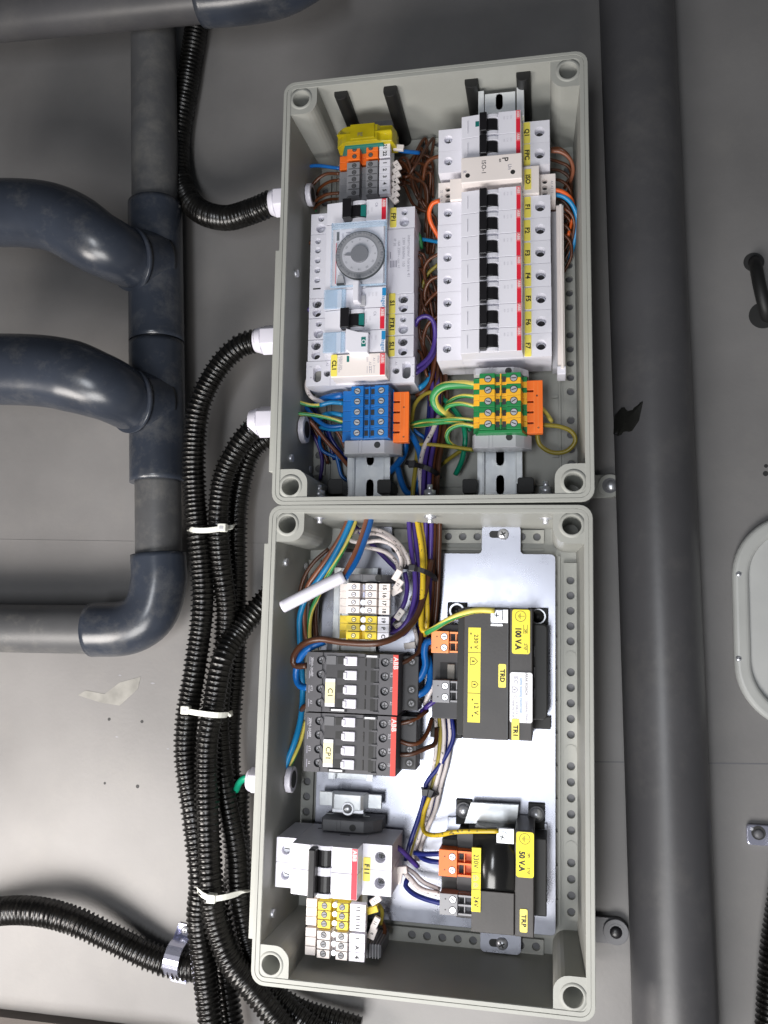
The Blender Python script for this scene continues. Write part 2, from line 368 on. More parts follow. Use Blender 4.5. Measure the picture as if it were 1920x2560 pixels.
# ------------------------------------------------------------------ the two grey enclosures
ZR, ZF = 105.0, 15.0
def enclosure(fr, label, plates):
    t = thing('electrical_enclosure', label, 'enclosure', (125, 180, 0), fr, 'open grey enclosures on the wall')
    BW, BH = 250, 360
    mb = MB()
    o0 = rrect(1.5, 1.5, BW - 1.5, BH - 1.5, 10); o1 = rrect(0, 0, BW, BH, 10); i1 = rrect(6.5, 6.5, BW - 6.5, BH - 6.5, 4); i0 = rrect(9.5, 9.5, BW - 9.5, BH - 9.5, 4)
    A = mb.add([(x, y, 3) for x, y in o0]); B = mb.add([(x, y, ZR - 1.2) for x, y in o1]); C = mb.add([(x, y, ZR - 1.2) for x, y in i1]); D = mb.add([(x, y, ZF) for x, y in i0])
    n = len(o0)
    for P, Q in ((A, B), (B, C), (C, D)):
        for i in range(n): j = (i + 1) % n; mb.face([P[i], P[j], Q[j], Q[i]])
    mb.face(A[::-1]); mb.face(D)
    part('body', mb, M['box'], t)
    mb = MB()      # the raised lip along the rim
    a1 = rrect(0.3, 0.3, BW - 0.3, BH - 0.3, 9.8); a2 = rrect(3.0, 3.0, BW - 3.0, BH - 3.0, 8); b1 = rrect(3.2, 3.2, BW - 3.2, BH - 3.2, 7.5); b2 = rrect(6.3, 6.3, BW - 6.3, BH - 6.3, 4.2)
    for p, q, z in ((a1, a2, ZR), (b1, b2, ZR - 0.3)):
        r0 = mb.add([(x, y, ZR - 1.5) for x, y in p]); r1 = mb.add([(x, y, z) for x, y in p]); r2 = mb.add([(x, y, z) for x, y in q]); r3 = mb.add([(x, y, ZR - 1.5) for x, y in q])
        for P, Q in ((r0, r1), (r1, r2), (r2, r3), (r3, r0)):
            for i in range(n): j = (i + 1) % n; mb.face([P[i], P[j], Q[j], Q[i]])
    part('rim', mb, M['box'], t, bev=0.2)
    for sx in (0, 1):      # screw pillars in the corners
        for sy in (0, 1):
            X = lambda v: v if sx == 0 else BW - v
            Y = lambda v: v if sy == 0 else BH - v
            poly = [(3, 3), (29, 3)] + [(29 - 11 + 11 * math.cos(a), 29 - 11 + 11 * math.sin(a)) for a in [math.pi / 2 * k / 6 for k in range(7)]] + [(3, 29)]
            poly = [(X(p[0]), Y(p[1])) for p in poly]
            if (sx + sy) % 2: poly = poly[::-1]
            mb = MB(); k = len(poly)
            lo = mb.add([(x, y, ZF) for x, y in poly]); hi = mb.add([(x, y, ZR - 0.9) for x, y in poly])
            for i in range(k): j = (i + 1) % k; mb.face([lo[i], lo[j], hi[j], hi[i]], 0, False)
            mb.holed(poly, (X(15.2), Y(15.2), 7.1, 62), ZR - 0.9, n=32)
            p = part('corner_pillar', mb, M['box'], t, bev=0.5)
            g_ = MB(); c28 = [(X(15.2) + 9.6 * math.cos(a), Y(15.2) + 9.6 * math.sin(a)) for a in [math.pi * 2 * q / 32 for q in range(32)]]
            lo = g_.add([(x, y, ZR - 1.2) for x, y in c28]); md = g_.add([(x, y, ZR - 0.7) for x, y in c28]); inr = g_.add([(X(15.2) + (x - X(15.2)) * .78, Y(15.2) + (y - Y(15.2)) * .78, ZR - 0.85) for x, y in c28])
            for i in range(32): j = (i + 1) % 32; g_.face([lo[i], lo[j], md[j], md[i]], 0, True); g_.face([md[i], md[j], inr[j], inr[i]], 0, True)
            part('hole_collar', g_, M['box'], p)
    # moulded strips with blind holes round the floor
    def strip(x0, y0, x1, y1, vert, pitch=12.55, start=6):
        hs = []; discs = []; L = (y1 - y0) if vert else (x1 - x0); k = 0; q = start
        while q < L - 4:
            c = ((x0 + x1) / 2, y0 + q) if vert else (x0 + q, (y0 + y1) / 2)
            (discs if k % 6 == 4 else hs).append(c); k += 1; q += pitch
        s_ = part('moulded_strip', MB().box(x0, y0, ZF - 1, x1, y1, ZF + 4, holes=[(c[0], c[1], 3.2, 3.8) for c in hs]), M['box'], t, bev=0.4)
        for c in discs: part('disc', MB().cyl(c[0], c[1], ZF + 3, ZF + 4.5, 4.6, 20), M['box'], s_)
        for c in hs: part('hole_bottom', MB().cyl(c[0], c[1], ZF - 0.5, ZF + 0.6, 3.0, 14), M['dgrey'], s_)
    strip(BW - 20, 38, BW - 8.6, BH - 38, True); strip(8.6, 38, 20, BH - 38, True)
    strip(36, BH - 22, BW - 36, BH - 10.5, False, start=9); strip(36, 9.5, BW - 36, 21, False, start=9)
    for x in (BW - 24.5, 22.5):
        part('floor_rib', MB().box(x, 32, ZF - 1, x + 2, BH - 32, ZF + 2.2), M['box'], t, bev=0.3)
    for y in (BH - 28, 26):
        part('floor_rib', MB().box(36, y, ZF - 1, BW - 36, y + 2, ZF + 2.2), M['box'], t, bev=0.3)
    k = 0
    for y in range(50, 330, 26):
        part('cross_rib', MB().box(BW - 30, y, ZF - 1, BW - 25, y + 2.2, ZF + 3), M['box'], t)
    for (y0, y1) in plates:
        part('gland_plate', MB().box(-5.0, y0, 14, 0.6, y1, 99), M['box'], t, bev=0.6)
        part('plate_seal', MB().box(-6.6, y0 + 4, 20, -4.9, y1 - 4, 92), M['box'], t, bev=0.5)
        for yy in (y0 + 14, y1 - 14):
            for zz in (28, 82):
                part('screw', MB().cyl(yy, zz, 6.3, 10.0, 3.2, 14, axis='x'), M['steel'], t)
    return t
ub = enclosure(UF, 'upper open grey plastic enclosure holding the rows of breakers and timer', [(12 + 16, 215)])
lbx = enclosure(LF, 'lower open grey plastic enclosure with contactors and two transformers on a bright plate', [(30, 330)])
# wall lugs with screws on the right
def lug(fr, u, v, owner, long_, z1=8, m_='box'):
    BFs = fr; x, y = at(u, v, z1, fr); q = MB(); q.prism(rrect(243, y - 10, x + 9, y + 10, 8), 0.4, z1 - 2.5); q.cyl(x, y, z1 - 4, z1, 10, 26)
    l = part('mounting_lug', q, M[m_], owner, bev=0.5)
    part('screw_recess', MB().cyl(x, y, z1 - 1, z1 + 0.25, 6.5, 20), M['dgrey'], l)
    return x, y, l
x, y, l = lug(UF, 1525, 1214, ub, 30); part('screw', MB().dome(x + 1, y, 8, 4.5, 2.6), M['steel'], l)
x, y, l = lug(LF, 1540, 2331, lbx, 30, m_='dgrey'); part('screw', MB().dome(x, y, 8, 5, 2.6), M['black'], l)

# bolts between the two boxes
def wall_nut(u, v, h, side, label):
    x, y = at(u, v, h, LF)
    t = thing('joining_bolt', label, 'bolt', (x, y, h), LF, 'bolts joining the two enclosures')
    part('washer', MB().cyl(x, h, y - 1, y + 1.2, 6.3, 20, axis='y'), M['steel'], t)
    part('hex_nut', MB().cyl(x, h, y + 1.2 if side > 0 else y - 6, y + 6.5 if side > 0 else y - 1, 4.8, 6, axis='y'), M['steel'], t)
    part('thread', MB().cyl(x, h, y + 6 if side > 0 else y - 10, y + 11 if side > 0 else y - 5, 2.2, 12, axis='y'), M['steel'], t)
wall_nut(797, 1246, 70, 1, 'zinc bolt end above the joint, left, by the foot of the left rail')
wall_nut(1074, 1246, 82, 1, 'zinc bolt end above the joint, in the middle over the wire bundle')
wall_nut(1364, 1238, 78, 1, 'zinc bolt end above the joint, right, beside the right rail foot')
wall_nut(800, 1278, 78, -1, 'zinc hex nut under the joint, left, near the corner pillar')
wall_nut(1076, 1276, 92, -1, 'zinc hex nut under the joint, in the middle over the brown wires')
wall_nut(1364, 1278, 78, -1, 'zinc hex nut under the joint, right, above the bright plate')

# ------------------------------------------------------------------ rails
def rail(label, fr, x0, x1, y0, y1, zf, slots, dep=7.5, pitch=27.5):
    t = thing('mounting_rail', label, 'rail', ((x0 + x1) / 2, y0, zf - dep), fr)
    fl = (x1 - x0) * 0.13; th = 1.1
    mb = MB(); n = int((y1 - y0) / pitch)
    xa, xb = x0 + fl, x1 - fl; xm = (xa + xb) / 2
    hs = [(xm, s, 3.4, th, 8.6) for s in slots]
    if hs: mb.box(xa, y0, zf - dep, xb, y1, zf - dep + th, holes=hs)
    else: mb.box(xa, y0, zf - dep, xb, y1, zf - dep + th)
    part('rail_web', mb, M['zinc'], t)
    for a, b, c in ((x0, xa, 0), (xb, x1, 1)):
        xw = xa if c == 0 else xb - th
        part('rail_flange', MB().box(a, y0, zf - th, b, y1, zf).box(xw, y0 + .1, zf - dep + .1, xw + th, y1 - .1, zf - .2), M['zinc'], t, bev=0.25)
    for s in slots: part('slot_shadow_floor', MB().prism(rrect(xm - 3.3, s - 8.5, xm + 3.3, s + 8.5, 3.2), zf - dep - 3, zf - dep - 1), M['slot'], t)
    return t
HR = 36; HL = 32
BF = UF
rxa = px(1193, 1180, HR, UF); rxb = px(1306, 1180, HR, UF)
rail('bright zinc mounting rail under the long row of breakers, upper box right', UF, rxa, rxb, 10, py(1245, 216, HR, UF), HR,
     [py(1240, v, HR - 6.5, UF) for v in (250, 1140, 1212)])
lxa = px(868, 1180, HL, UF); lxb = px(975, 1180, HL, UF)
rail('bright zinc mounting rail under the timer row, upper box left', UF, lxa, lxb, 10, py(900, 302, HL, UF), HL,
     [py(920, v, HL - 6.5, UF) for v in (1140, 1222)])
def post(u, v, h, x=None, y=None, w=8.5, lab='', fr=UF, z0=ZF, ribs=False, m_='blackmatt', rr=2.0):
    X, Y = at(u, v, h, fr); Y -= (4.5 if v < 400 else 0)
    t = thing('standoff_post', lab, 'post', (X, Y, z0), fr, 'black standoff posts beside the rails')
    part('post_body', MB().prism(rrect(X - w / 2, Y - w / 2, X + w / 2, Y + w / 2, rr if v > 400 else w * .42), z0, h), M[m_], t, bev=0.3)
    if ribs:
        for k in range(5): part('rib', MB().box(X - w / 2 - 0.8, Y - w / 2 + 1 + k * 1.6, z0 + 1, X + w / 2 + 0.4, Y - w / 2 + 1.7 + k * 1.6, h - 1), M[m_], t)
    return t
post(852, 220, 96, w=11.5, lab='black standoff post at the upper box top wall, first from the left')
post(975, 212, 96, w=11.5, lab='black standoff post at the upper box top wall, second from the left')
post(1178, 190, 94, w=11, lab='black standoff post at the upper box top wall, third from the left')
post(1308, 172, 96, w=11.5, lab='black standoff post at the upper box top wall, rightmost')
post(838, 1216, 50, w=13, lab='ribbed black post left of the left rail foot above the joint', ribs=True)
post(960, 1216, 48, w=12, lab='black post right of the left rail foot above the joint')
post(1174, 1215, 50, w=12, lab='black post left of the right rail foot above the joint')
post(1314, 1213, 52, w=13, lab='black ribbed post right of the right rail foot above the joint', ribs=True)

# ------------------------------------------------------------------ breakers, right row of the upper box
HS, HFc, HT = 75, 93, 99
XR = dict(L0=px(1094, 735, HS, UF), L1=px(1156, 735, HS, UF), T0=px(1201, 700, HFc, UF), T1=px(1246, 700, HFc, UF), R0=px(1292, 700, HFc, UF), R1=px(1303, 700, HFc, UF),
          S0=px(1309, 700, HS, UF), LA=px(1311, 700, HS, UF), LB=px(1328, 700, HS, UF), E=px(1378, 700, HS, UF), HL=px(1119, 700, HS, UF), HRr=px(1352, 700, HS, UF))
yF1, yF7 = py(1351, 516, HS, UF), py(1353, 862, HS, UF)
PF = (yF1 - yF7) / 6
def toggle(t, x0, x1, yc, hw, hf, lever_up=5.0, flag=None, mcol='black'):
    L = x1 - x0; lev = L * 0.40
    mb = MB(); mb.box(x0, yc - hw, hf - 4, x0 + lev, yc + hw * 0.98, hf + lever_up)
    n = 8; cx = x0 + L * 0.55; rr = L * 0.45
    prof = [(cx + rr * math.cos(math.pi * k / n), hf - 2 + rr * 0.42 * math.sin(math.pi * k / n)) for k in range(n + 1)]
    mb.ext(prof, yc - hw * 0.72, yc + hw * 0.55, 'y')
    tg = part('toggle', mb, M[mcol], t, bev=0.7)
    for y0, y1 in ((yc + hw * 0.60, yc + hw * 0.98), (yc - hw * 1.14, yc - hw * 0.76)):
        x_a = x0 + lev * 0.95; cx2 = (x_a + x1) / 2; r2 = (x1 - x_a) / 2 + 0.9
        prof = [(cx2 + r2 * math.cos(math.pi * k / n), hf - 1.5 + r2 * 0.50 * math.sin(math.pi * k / n)) for k in range(n + 1)]
        part('toggle_guard', MB().ext(prof, y0, y1, 'y', sm=False), M['white'], t, bev=0.2)
    if flag:
        part('flag', MB().box(x1 - L * 0.22, yc - hw * 0.62, hf - 1, x1 + 0.2, yc + hw * 0.5, hf + 1.6), M[flag], t)
    return tg
def breaker_body(X, y0, y1, hs, hf, hb, holes):
    mb = MB(); g = 0.12
    mb.box(X['L0'], y0 + g, hb, X['L1'] - .02, y1 - g, hs, holes=[h for h in holes if h[0] < X['L1']] or None)
    mb.box(X['S0'] + .02, y0 + g, hb, X['E'], y1 - g, hs, holes=[h for h in holes if h[0] > X['S0']] or None)
    mb.box(X['L1'], y0 + g, hb, X['S0'], y1 - g, hs - 1)
    prof = [(X['L1'] + .1, hs - 1), (X['L1'] + .6, hf - 2.2), (X['T0'] - 1, hf - 0.6), (X['T0'], hf - 1.6), (X['T1'], hf - 1.6), (X['T1'] + 0.5, hf), (X['R1'] + 0.4, hf), (X['S0'] - 0.1, hs - 1)]
    mb.ext(prof, y0 + g + .05, y1 - g - .05, 'y')
    return mb
def mcb(text_, label, yc, hb=33, flag=None, build=True):
    X = XR; h2 = PF / 2; y0, y1 = yc - h2, yc + h2
    t = thing('circuit_breaker', label, 'circuit breaker', ((X['L0'] + X['E']) / 2, yc, hb), UF, 'white circuit breakers in the right row')
    mb = breaker_body(X, y0, y1, HS, HFc, hb, [(X['HL'], yc + 0.5, 3.5, 6), (X['HRr'], yc, 4.1, 9)])
    part('housing', mb, M['white'], t, bev=0.45)
    screw(X['HL'], yc + 0.5, HS - 5.5, 3.1, t, cross=True)
    o = part('screw', MB().cyl(X['HRr'], yc - 0.6, HS - 12, HS - 6.5, 3.2, 14), M['black'], t)
    toggle(t, X['T0'] - 0.4, X['T1'], yc, h2 * 0.84, HFc, flag=flag)
    s = part('red_strip', MB().box(X['R0'], y0 + 0.2, HFc - 1, X['R1'], y1 - 0.3, HFc + 0.25), M['red'], t)
    s2 = part('logo_panel', MB().box(X['R0'] + 0.05, yc + h2 * 0.22, HFc - .5, X['R1'] - 0.05, yc + h2 * 0.96, HFc + 0.4), M['pink'], s)
    o = text('ABB', 2.0, (X['R0'] + X['R1']) / 2, yc + h2 * 0.60, HFc + 0.5, s2, M['wink'], bold=0.08)
    for k, (s_, q) in enumerate((('S201', 4.0), ('C10', 7.0), ('400', 9.6))):
        text(s_, 1.2, X['R0'] - q, yc + h2 * 0.4, HFc + 0.12, t, M['lgink'], name='rating_print')
    part('print_line', MB().box(X['L1'] + 5.5, yc - h2 * 0.6, HFc - 1.6, X['L1'] + 5.8, yc + h2 * 0.5, HFc - 1.0), M['lgink'], t)
    return t
def sticker(t, s, x0, y0, x1, y1, z, m_='yellow', size=None, ink='ink', bold=0.2, dx=0.0, dy=0, th=0.35, rot=-90):
    l = part('label', MB().prism(rrect(x0, y0, x1, y1, 0.9, 2), z - 0.3, z + th), M[m_], t)
    if s: text(s, size or (x1 - x0) * 0.66, (x0 + x1) / 2 + dx, (y0 + y1) / 2 + dy, z + th + 0.06, l, M[ink], bold=bold, rot=rot)
    return l
f1 = mcb('F1', 'white breaker with yellow F1 label, right row, just below the cream monitoring module', yF1)
breakers = [f1]
for k in range(1, 7):
    c = copy_tree(f1); shift(c, random.uniform(-.25, .25), -PF * k, UF); c.rotation_euler.z += math.radians(random.uniform(-.15, .15)); breakers.append(c)
    ORG[c.name] = ORG[f1.name] + Vector((0, -PF * k, 0))
    c['label'] = ['', 'white breaker with yellow F2 label in the right row', 'white breaker with yellow F3 label in the right row', 'white breaker with yellow F4 label in the right row',
                  'white breaker with yellow F5 label in the right row', 'white breaker with yellow F6 label in the right row', 'white breaker with yellow F7 label, lowest of the right row'][k]
for k, c in enumerate(breakers):
    yc = yF1 - PF * k
    j_ = random.uniform(-.35, .35); sticker(c, 'F%d' % (k + 1), XR['LA'] + j_ * .5, yc - PF * 0.47 + j_, XR['LB'] + j_ * .5, yc + PF * 0.45 + j_, HS)
yq = [py(1349, 329, HS, UF), py(1351, 384, HS, UF)]
for k, (yc, s_, lb_) in enumerate(((yq[0], 'Q1', 'white breaker with yellow Q1 label and green mark, topmost of the right row'), (yq[1], 'FPC', 'white breaker with yellow FPC label, second from the top of the right row'))):
    c = copy_tree(f1, skip=('label',)); shift(c, 0, yc - yF1, UF); ORG[c.name] = ORG[f1.name] + Vector((0, yc - yF1, 0)); c['label'] = lb_
    sticker(c, s_, XR['LA'], yc - PF * 0.49, XR['LB'], yc + PF * 0.47, HS)
    if k == 0:
        x0, y0, x1, y1 = rect(1188.5, 304, 1198, 317, HFc - 1, UF); part('green_mark', MB().box(x0, y0, HFc - 3, x1, y1, HFc - 0.6), M['teal'], c)
yt_ = yq[0] + PF / 2 + .3; hB = 82; yE = 348.5
t = thing('rail_bracket', 'raised zinc rail end with a slot above breaker Q1, between two black posts', 'rail', (180, yt_, 60), UF)
bx_ = [px(u, 255, hB, UF) for u in (1196, 1210, 1212, 1288, 1292, 1310)]
part('bracket_web', MB().box(bx_[2], yt_, hB - 2, bx_[3], yE - 2, hB - .8, hole=(px(1248, 250, hB, UF), py(1248, 252, hB, UF), 2.9, 1.2, 7.5)), M['zinc'], t, bev=.1)
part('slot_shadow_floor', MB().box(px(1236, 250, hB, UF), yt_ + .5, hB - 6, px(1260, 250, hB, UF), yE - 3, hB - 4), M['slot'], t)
for a_, b_ in ((bx_[0], bx_[1]), (bx_[4], bx_[5])): part('bracket_flange', MB().box(a_, yt_, hB - 12, b_, yE, hB + 1.5), M['zinc'], t, bev=.3)
# blank spacer between FPC and the monitor
ya, yb = py(1350, 411, HS, UF), py(1350, 439, HS, UF)
t = thing('insulation_monitor', 'cream module marked ISO-1 with side terminals, between breakers FPC and F1', 'monitoring relay', ((XR['L0'] + XR['E']) / 2, (ya + yb) / 2, 33), UF)
hI = 97
fx = rect(1153, 384, 1305, 456, hI, UF); fx = (fx[0], py(1229, 452, hI, UF), fx[2], py(1229, 384, hI, UF))
yI0, yI1 = yF1 + PF / 2 + 0.3, yq[1] - PF / 2 - 0.3
part('front', MB().box(fx[0], max(fx[1], yI0), 60, fx[2], yI1, hI), M['white2'], t, bev=0.7)
sh = [px(1125, 470, 78, UF), px(1348, 450, 78, UF)]
part('shoulder', MB().box(sh[0], yI0, 50, fx[0] + 1, yI1 - 7, 78), M['white2'], t, bev=0.5)
rs = part('shoulder', MB().box(fx[2] - 1, yI0, 50, sh[1], yI1 - 1.5, 78), M['white2'], t, bev=0.5)
hh = 66
for (u0, u1, vs, us) in ((1096, 1127, (473, 488.5, 503), 1120), (1346, 1389, (453, 469, 483.5), 1362)):
    x0, x1 = px(u0, 480, hh, UF), px(u1, 480, hh, UF)
    ys = [py(us, v, hh, UF) for v in vs]; hx = px(us, vs[1], hh, UF)
    part('terminal_strip', MB().box(x0, ys[2] - 6, 33, x1, ys[0] + 6, hh, holes=[(hx, q, 2.3, 6) for q in ys]), M['white2'], t, bev=0.4)
    for q in ys: part('terminal_screw', MB().cyl(hx, q, hh - 5.5, hh - 4, 2.0, 12), M['slot'], t)
    text('22 19 16' if u0 < 1200 else 'A1 A2 15', 1.9, x0 + 2.6 if u0 < 1200 else x1 - 3.0, ys[1], hh + 0.06, t, M['gink'], name='terminal_numbers')
def pt(s_, u, v, h, size, t, ink='ink', fr=UF, bold=0.05, rot=-90, name='lettering'):
    x, y = at(u, v, h, fr); return text(s_, size, x, y, h + 0.06, t, M[ink], bold=bold, rot=rot, name=name)
pt('ISO-1', 1209, 418, hI, 3.4, t, 'dark'); pt('P', 1262, 398, hI, 5.0, t, bold=0.1); pt('ax', 1251, 401, hI, 2.2, t); pt('Un', 1274, 417, hI, 2.8, t, 'gink'); pt('R', 1161, 430, hI, 2.8, t, 'gink')
for u, v in ((1282, 430), (1169, 439)):
    x, y = at(u, v, hI, UF); part('indicator', MB().cyl(x, y, hI - 2, hI + 0.1, 1.9, 14), M['slot'], t)
x0, y0, x1, y1 = rect(1311, 423, 1328, 474, 78, UF); sticker(t, 'ISO', x0, y0, x1, y1, 78)
# comb bar with white cover at the right of the row
t = thing('busbar_cover', 'long white comb bar cover along the right ends of breakers F1 to F7', 'busbar', (XR['E'], yF1, 40), UF)
x0, x1, x2 = px(1379, 700, 52, UF), px(1389, 720, 52, UF), px(1411, 720, 58, UF)
yb0, yb1 = py(1400, 926, 55, UF), py(1398, 514, 55, UF)
part('inner_strip', MB().box(x0, yb0 + 3, 35, x1 + 1, yb1 - 3, 51), M['lgrey'], t)
part('cover', MB().box(x1 + 1, yb0, 38, x2, yb1, 56).box(x1 + 3.5, yb0 + .5, 55.9, x2 - 1.2, yb1 - .5, 59), M['white2'], t, bev=0.5)
part('end_cap', MB().box(x1 + 0.5, yb0 - 4, 37, x2 + 0.4, yb0 + 3, 57.5), M['white'], t, bev=0.6)

# ------------------------------------------------------------------ left row of the upper box
H1, H2, H3 = 66, 84, 90
XL = dict(L0=px(776, 640, H1, UF), L1=px(826, 640, H1, UF), T0=px(858, 640, H2, UF), T1=px(913, 640, H2, UF), R0=px(951, 640, H2, UF), R1=px(965, 640, H2, UF), S0=px(968, 640, H1, UF),
          LA=px(974, 640, H1, UF), LB=px(990, 640, H1, UF), E=px(1036, 640, H1, UF))
V = dict(fp=(518, 570.5), tm=(571, 733.5), s1=(734, 784), ft=(785, 838.5), sl=(839.5, 893), cl=(894, 957))
Y = {k: (py(1005, b, H1, UF), py(1005, a, H1, UF)) for k, (a, b) in V.items()}
def small_mcb(key, txt, label, lab_v, gid='white modules in the left row'):
    X = XL; y0, y1 = Y[key]; yc = (y0 + y1) / 2; h2 = (y1 - y0) / 2
    t = thing('circuit_breaker', label, 'circuit breaker', ((X['L0'] + X['E']) / 2, yc, 30), UF, gid)
    hl, hr = (X['L0'] + X['L1']) / 2, px(1010, 640, H1, UF)
    hs = [(hl, yc + h2 * 0.5, 2.7, 5), (hl - .2, yc - h2 * 0.42, 4.2, 9), (hr, yc + h2 * .5, 2.7, 5), (hr, yc - h2 * .42, 4.2, 9)]
    part('housing', breaker_body(X, y0, y1, H1, H2, 30, hs), M['white'], t, bev=0.45)
    for h in (hs[0], hs[2]): screw(h[0], h[1], H1 - 4.5, 2.3, t, cross=True)
    for h in (hs[1], hs[3]): part('terminal_screw', MB().cyl(h[0], h[1] - 0.5, H1 - 10, H1 - 6, 3.0, 14), M['steel'], t)
    toggle(t, X['T0'], X['T1'], yc, h2 * 0.92, H2, lever_up=7, flag='teal')
    s = part('red_strip', MB().box(X['R0'] + .5, y0 + 0.3, H2 - 1, X['R1'] - .5, y1 - 0.3, H2 + 0.25), M['red'], t)
    s2 = part('logo_panel', MB().box(X['R0'] + .6, yc + h2 * 0.15, H2 - .5, X['R1'] - .6, yc + h2 * 0.9, H2 + 0.4), M['pink'], s)
    text('ABB', 2.3, (X['R0'] + X['R1']) / 2, yc + h2 * 0.52, H2 + 0.5, s2, M['wink'], bold=0.1)
    text('C6', 2.2, X['R0'] - 4, yc + h2 * 0.45, H2 + 0.1, t, M['gink'], name='rating_print'); text('S201', 1.4, X['R0'] - 8, yc, H2 + 0.1, t, M['lgink'], name='rating_print')
    text('400', 1.4, X['R0'] - 11, yc - h2 * .2, H2 + 0.1, t, M['lgink'], name='rating_print')
    ly = [py(982, v, H1, UF) for v in lab_v]
    sticker(t, txt, X['LA'], ly[1], X['LB'], ly[0], H1)
    return t
small_mcb('fp', 'FP1', 'white breaker with yellow FP1 label and black toggle, above the round dial timer', (519.5, 568.5))
small_mcb('ft', 'FTR1', 'white breaker with yellow FTR1 label and black toggle, below the round dial timer', (785, 838))
def rocker_switch(key, txt, label, lab_v, lever):
    X = XL; y0, y1 = Y[key]; yc = (y0 + y1) / 2; h2 = (y1 - y0) / 2
    t = thing('switch_module', label, 'switch', ((X['L0'] + X['E']) / 2, yc, 30), UF, 'white modules in the left row')
    hl, hr = px(794, 700, H1, UF), px(1009, 700, H1, UF)
    hs = [(hl, yc + h2 * 0.5, 4.2, 5), (hl, yc - h2 * 0.42, 4.0, 7), (hr, yc + h2 * .48, 4.2, 5), (hr, yc - h2 * .42, 4.0, 7)]
    part('housing', breaker_body(X, y0, y1, H1, H2, 30, hs), M['white'], t, bev=0.45)
    for h in (hs[0], hs[2]): screw(h[0], h[1], H1 - 4.5, 3.4, t, m_=M['dgrey'], cross=True)
    for h in (hs[1], hs[3]): part('terminal_screw', MB().cyl(h[0], h[1] - 1.0, H1 - 8, H1 - 6, 2.8, 14), M['slot'], t)
    part('clear_flap', MB().box(X['L1'] + 0.3, y0 + 0.8, H2 - 1, X['T0'] + 3, y1 - 0.5, H2 + 1.4), M['edge'], t, bev=0.3)
    if lever == 'up':
        a, b, c, d = rect(879, 700, 899, 765, H2 + 9, UF)
        part('lever', MB().ext([(a, H2), (a + 1, H2 + 9), (c - 1, H2 + 9), (c, H2)], yc - h2 * .7, d, 'y'), M['white'], t, bev=0.8)
        a, b, c, d = rect(899, 738, 914, 765, H2 + 1, UF); part('rocker', MB().box(a, b, H2 - 1, c, d, H2 + 1.5), M['lgrey'], t, bev=0.4)
    else:
        pts = [at(u, v, H2 + 8, UF) for u, v in ((863, 818), (893, 826), (920, 828), (918, 880), (872, 880), (863, 873))]
        part('lever', MB().prism(pts[::-1], H2 - 1, H2 + 6), M['white'], t, bev=0.8)
        a, b, c, d = rect(903, 843, 914, 866, H2 + 6.3, UF)
        fl = part('flag', MB().box(a, b, H2 + 4, c, d, H2 + 6.4), M['teal'], t); text('O', 3.4, (a + c) / 2, (b + d) / 2, H2 + 6.5, fl, M['paper'], bold=.05)
    part('blue_mark', MB().box(X['R0'] + 2, yc + h2 * .1, H2 - .5, X['R0'] + 5.2, yc + h2 * .86, H2 + 0.2), M['bink'], t)
    text('hager', 3.2, X['R0'] + 3.4, yc - h2 * .42, H2 + 0.1, t, M['bink'], bold=0.04)
    for k in range(3): text(('SBN', '16A', '230')[k], 1.5, X['R0'] - 3 - 3 * k, yc + h2 * .3, H2 + .1, t, M['lgink'], name='rating_print')
    ly = [py(982, v, H1, UF) for v in lab_v]
    sticker(t, txt, X['LA'], ly[1], X['LB'], ly[0], H1)
    return t
rocker_switch('s1', 'S1', 'white switch module with yellow S1 label and raised clear lever, under the dial timer', (733.5, 784), 'up')
rocker_switch('sl', 'SL1', 'white switch module with yellow SL1 label and wide white lever marked O', (841, 891), 'down')
# dial timer
X = XL; y0, y1 = Y['tm']; yc = (y0 + y1) / 2
t = thing('timer', 'time switch with a round grey dial under a clear blue tinted cover', 'time switch', ((X['L0'] + X['E']) / 2, yc, 30), UF, 'white modules in the left row')
mb = MB(); hl = px(794, 651, H1, UF); hv = [py(794, v, H1, UF) for v in (603, 626, 651, 675.5, 700)]
mb.box(X['L0'], y0 + .12, 30, X['L1'], y1 - .12, H1, holes=[(hl, q, 2.5, 5) for q in hv])
mb.box(X['S0'], y0 + .12, 30, X['E'] - .3, y1 - .12, H1); mb.box(X['L1'] + .02, y0 + .12, 30, X['S0'] - .02, y1 - .12, H2 - 2)
part('housing', mb, M['white'], t, bev=0.45)
for q in hv: screw(hl, q, H1 - 4.5, 2.1, t)
a, b = at(792, 722, H1, UF); part('slot', MB().box(a - 3.4, b - .6, H1 - 2, a + 3.4, b + .6, H1 + .1), M['slot'], t)
cx, cy = at(899, 635.5, H2 + 2, UF)
rd = abs(px(958.5, 636, H2 + 2, UF) - px(839.5, 636, H2 + 2, UF)) / 2
d = part('dial', MB().cyl(cx, cy, H2 - 3, H2 + 1.2, rd, 56), M['dial'], t, bev=0.3)
part('dial_edge', MB().cyl(cx, cy, H2 - 3, H2 + 0.3, rd + 0.7, 56), M['slot'], d)
for k in range(48):
    a = 2 * math.pi * k / 48; rr = rd * 0.92
    part('trip_pin', MB().prism([(cx + (rr + s1) * math.cos(a + s2), cy + (rr + s1) * math.sin(a + s2)) for s1, s2 in ((-1, -.03), (1, -.03), (1, .03), (-1, .03))], H2 + 1, H2 + 1.9), M['dial3'] if k % 4 == 0 else M['dial'], d)
part('inner_disc', MB().cyl(cx, cy, H2 + 0.5, H2 + 1.7, rd * 0.74, 48), M['dial2'], d)
part('knob', MB().cyl(cx, cy, H2 + 1, H2 + 3.6, rd * 0.37, 32), M['dial3'], d, bev=0.3)
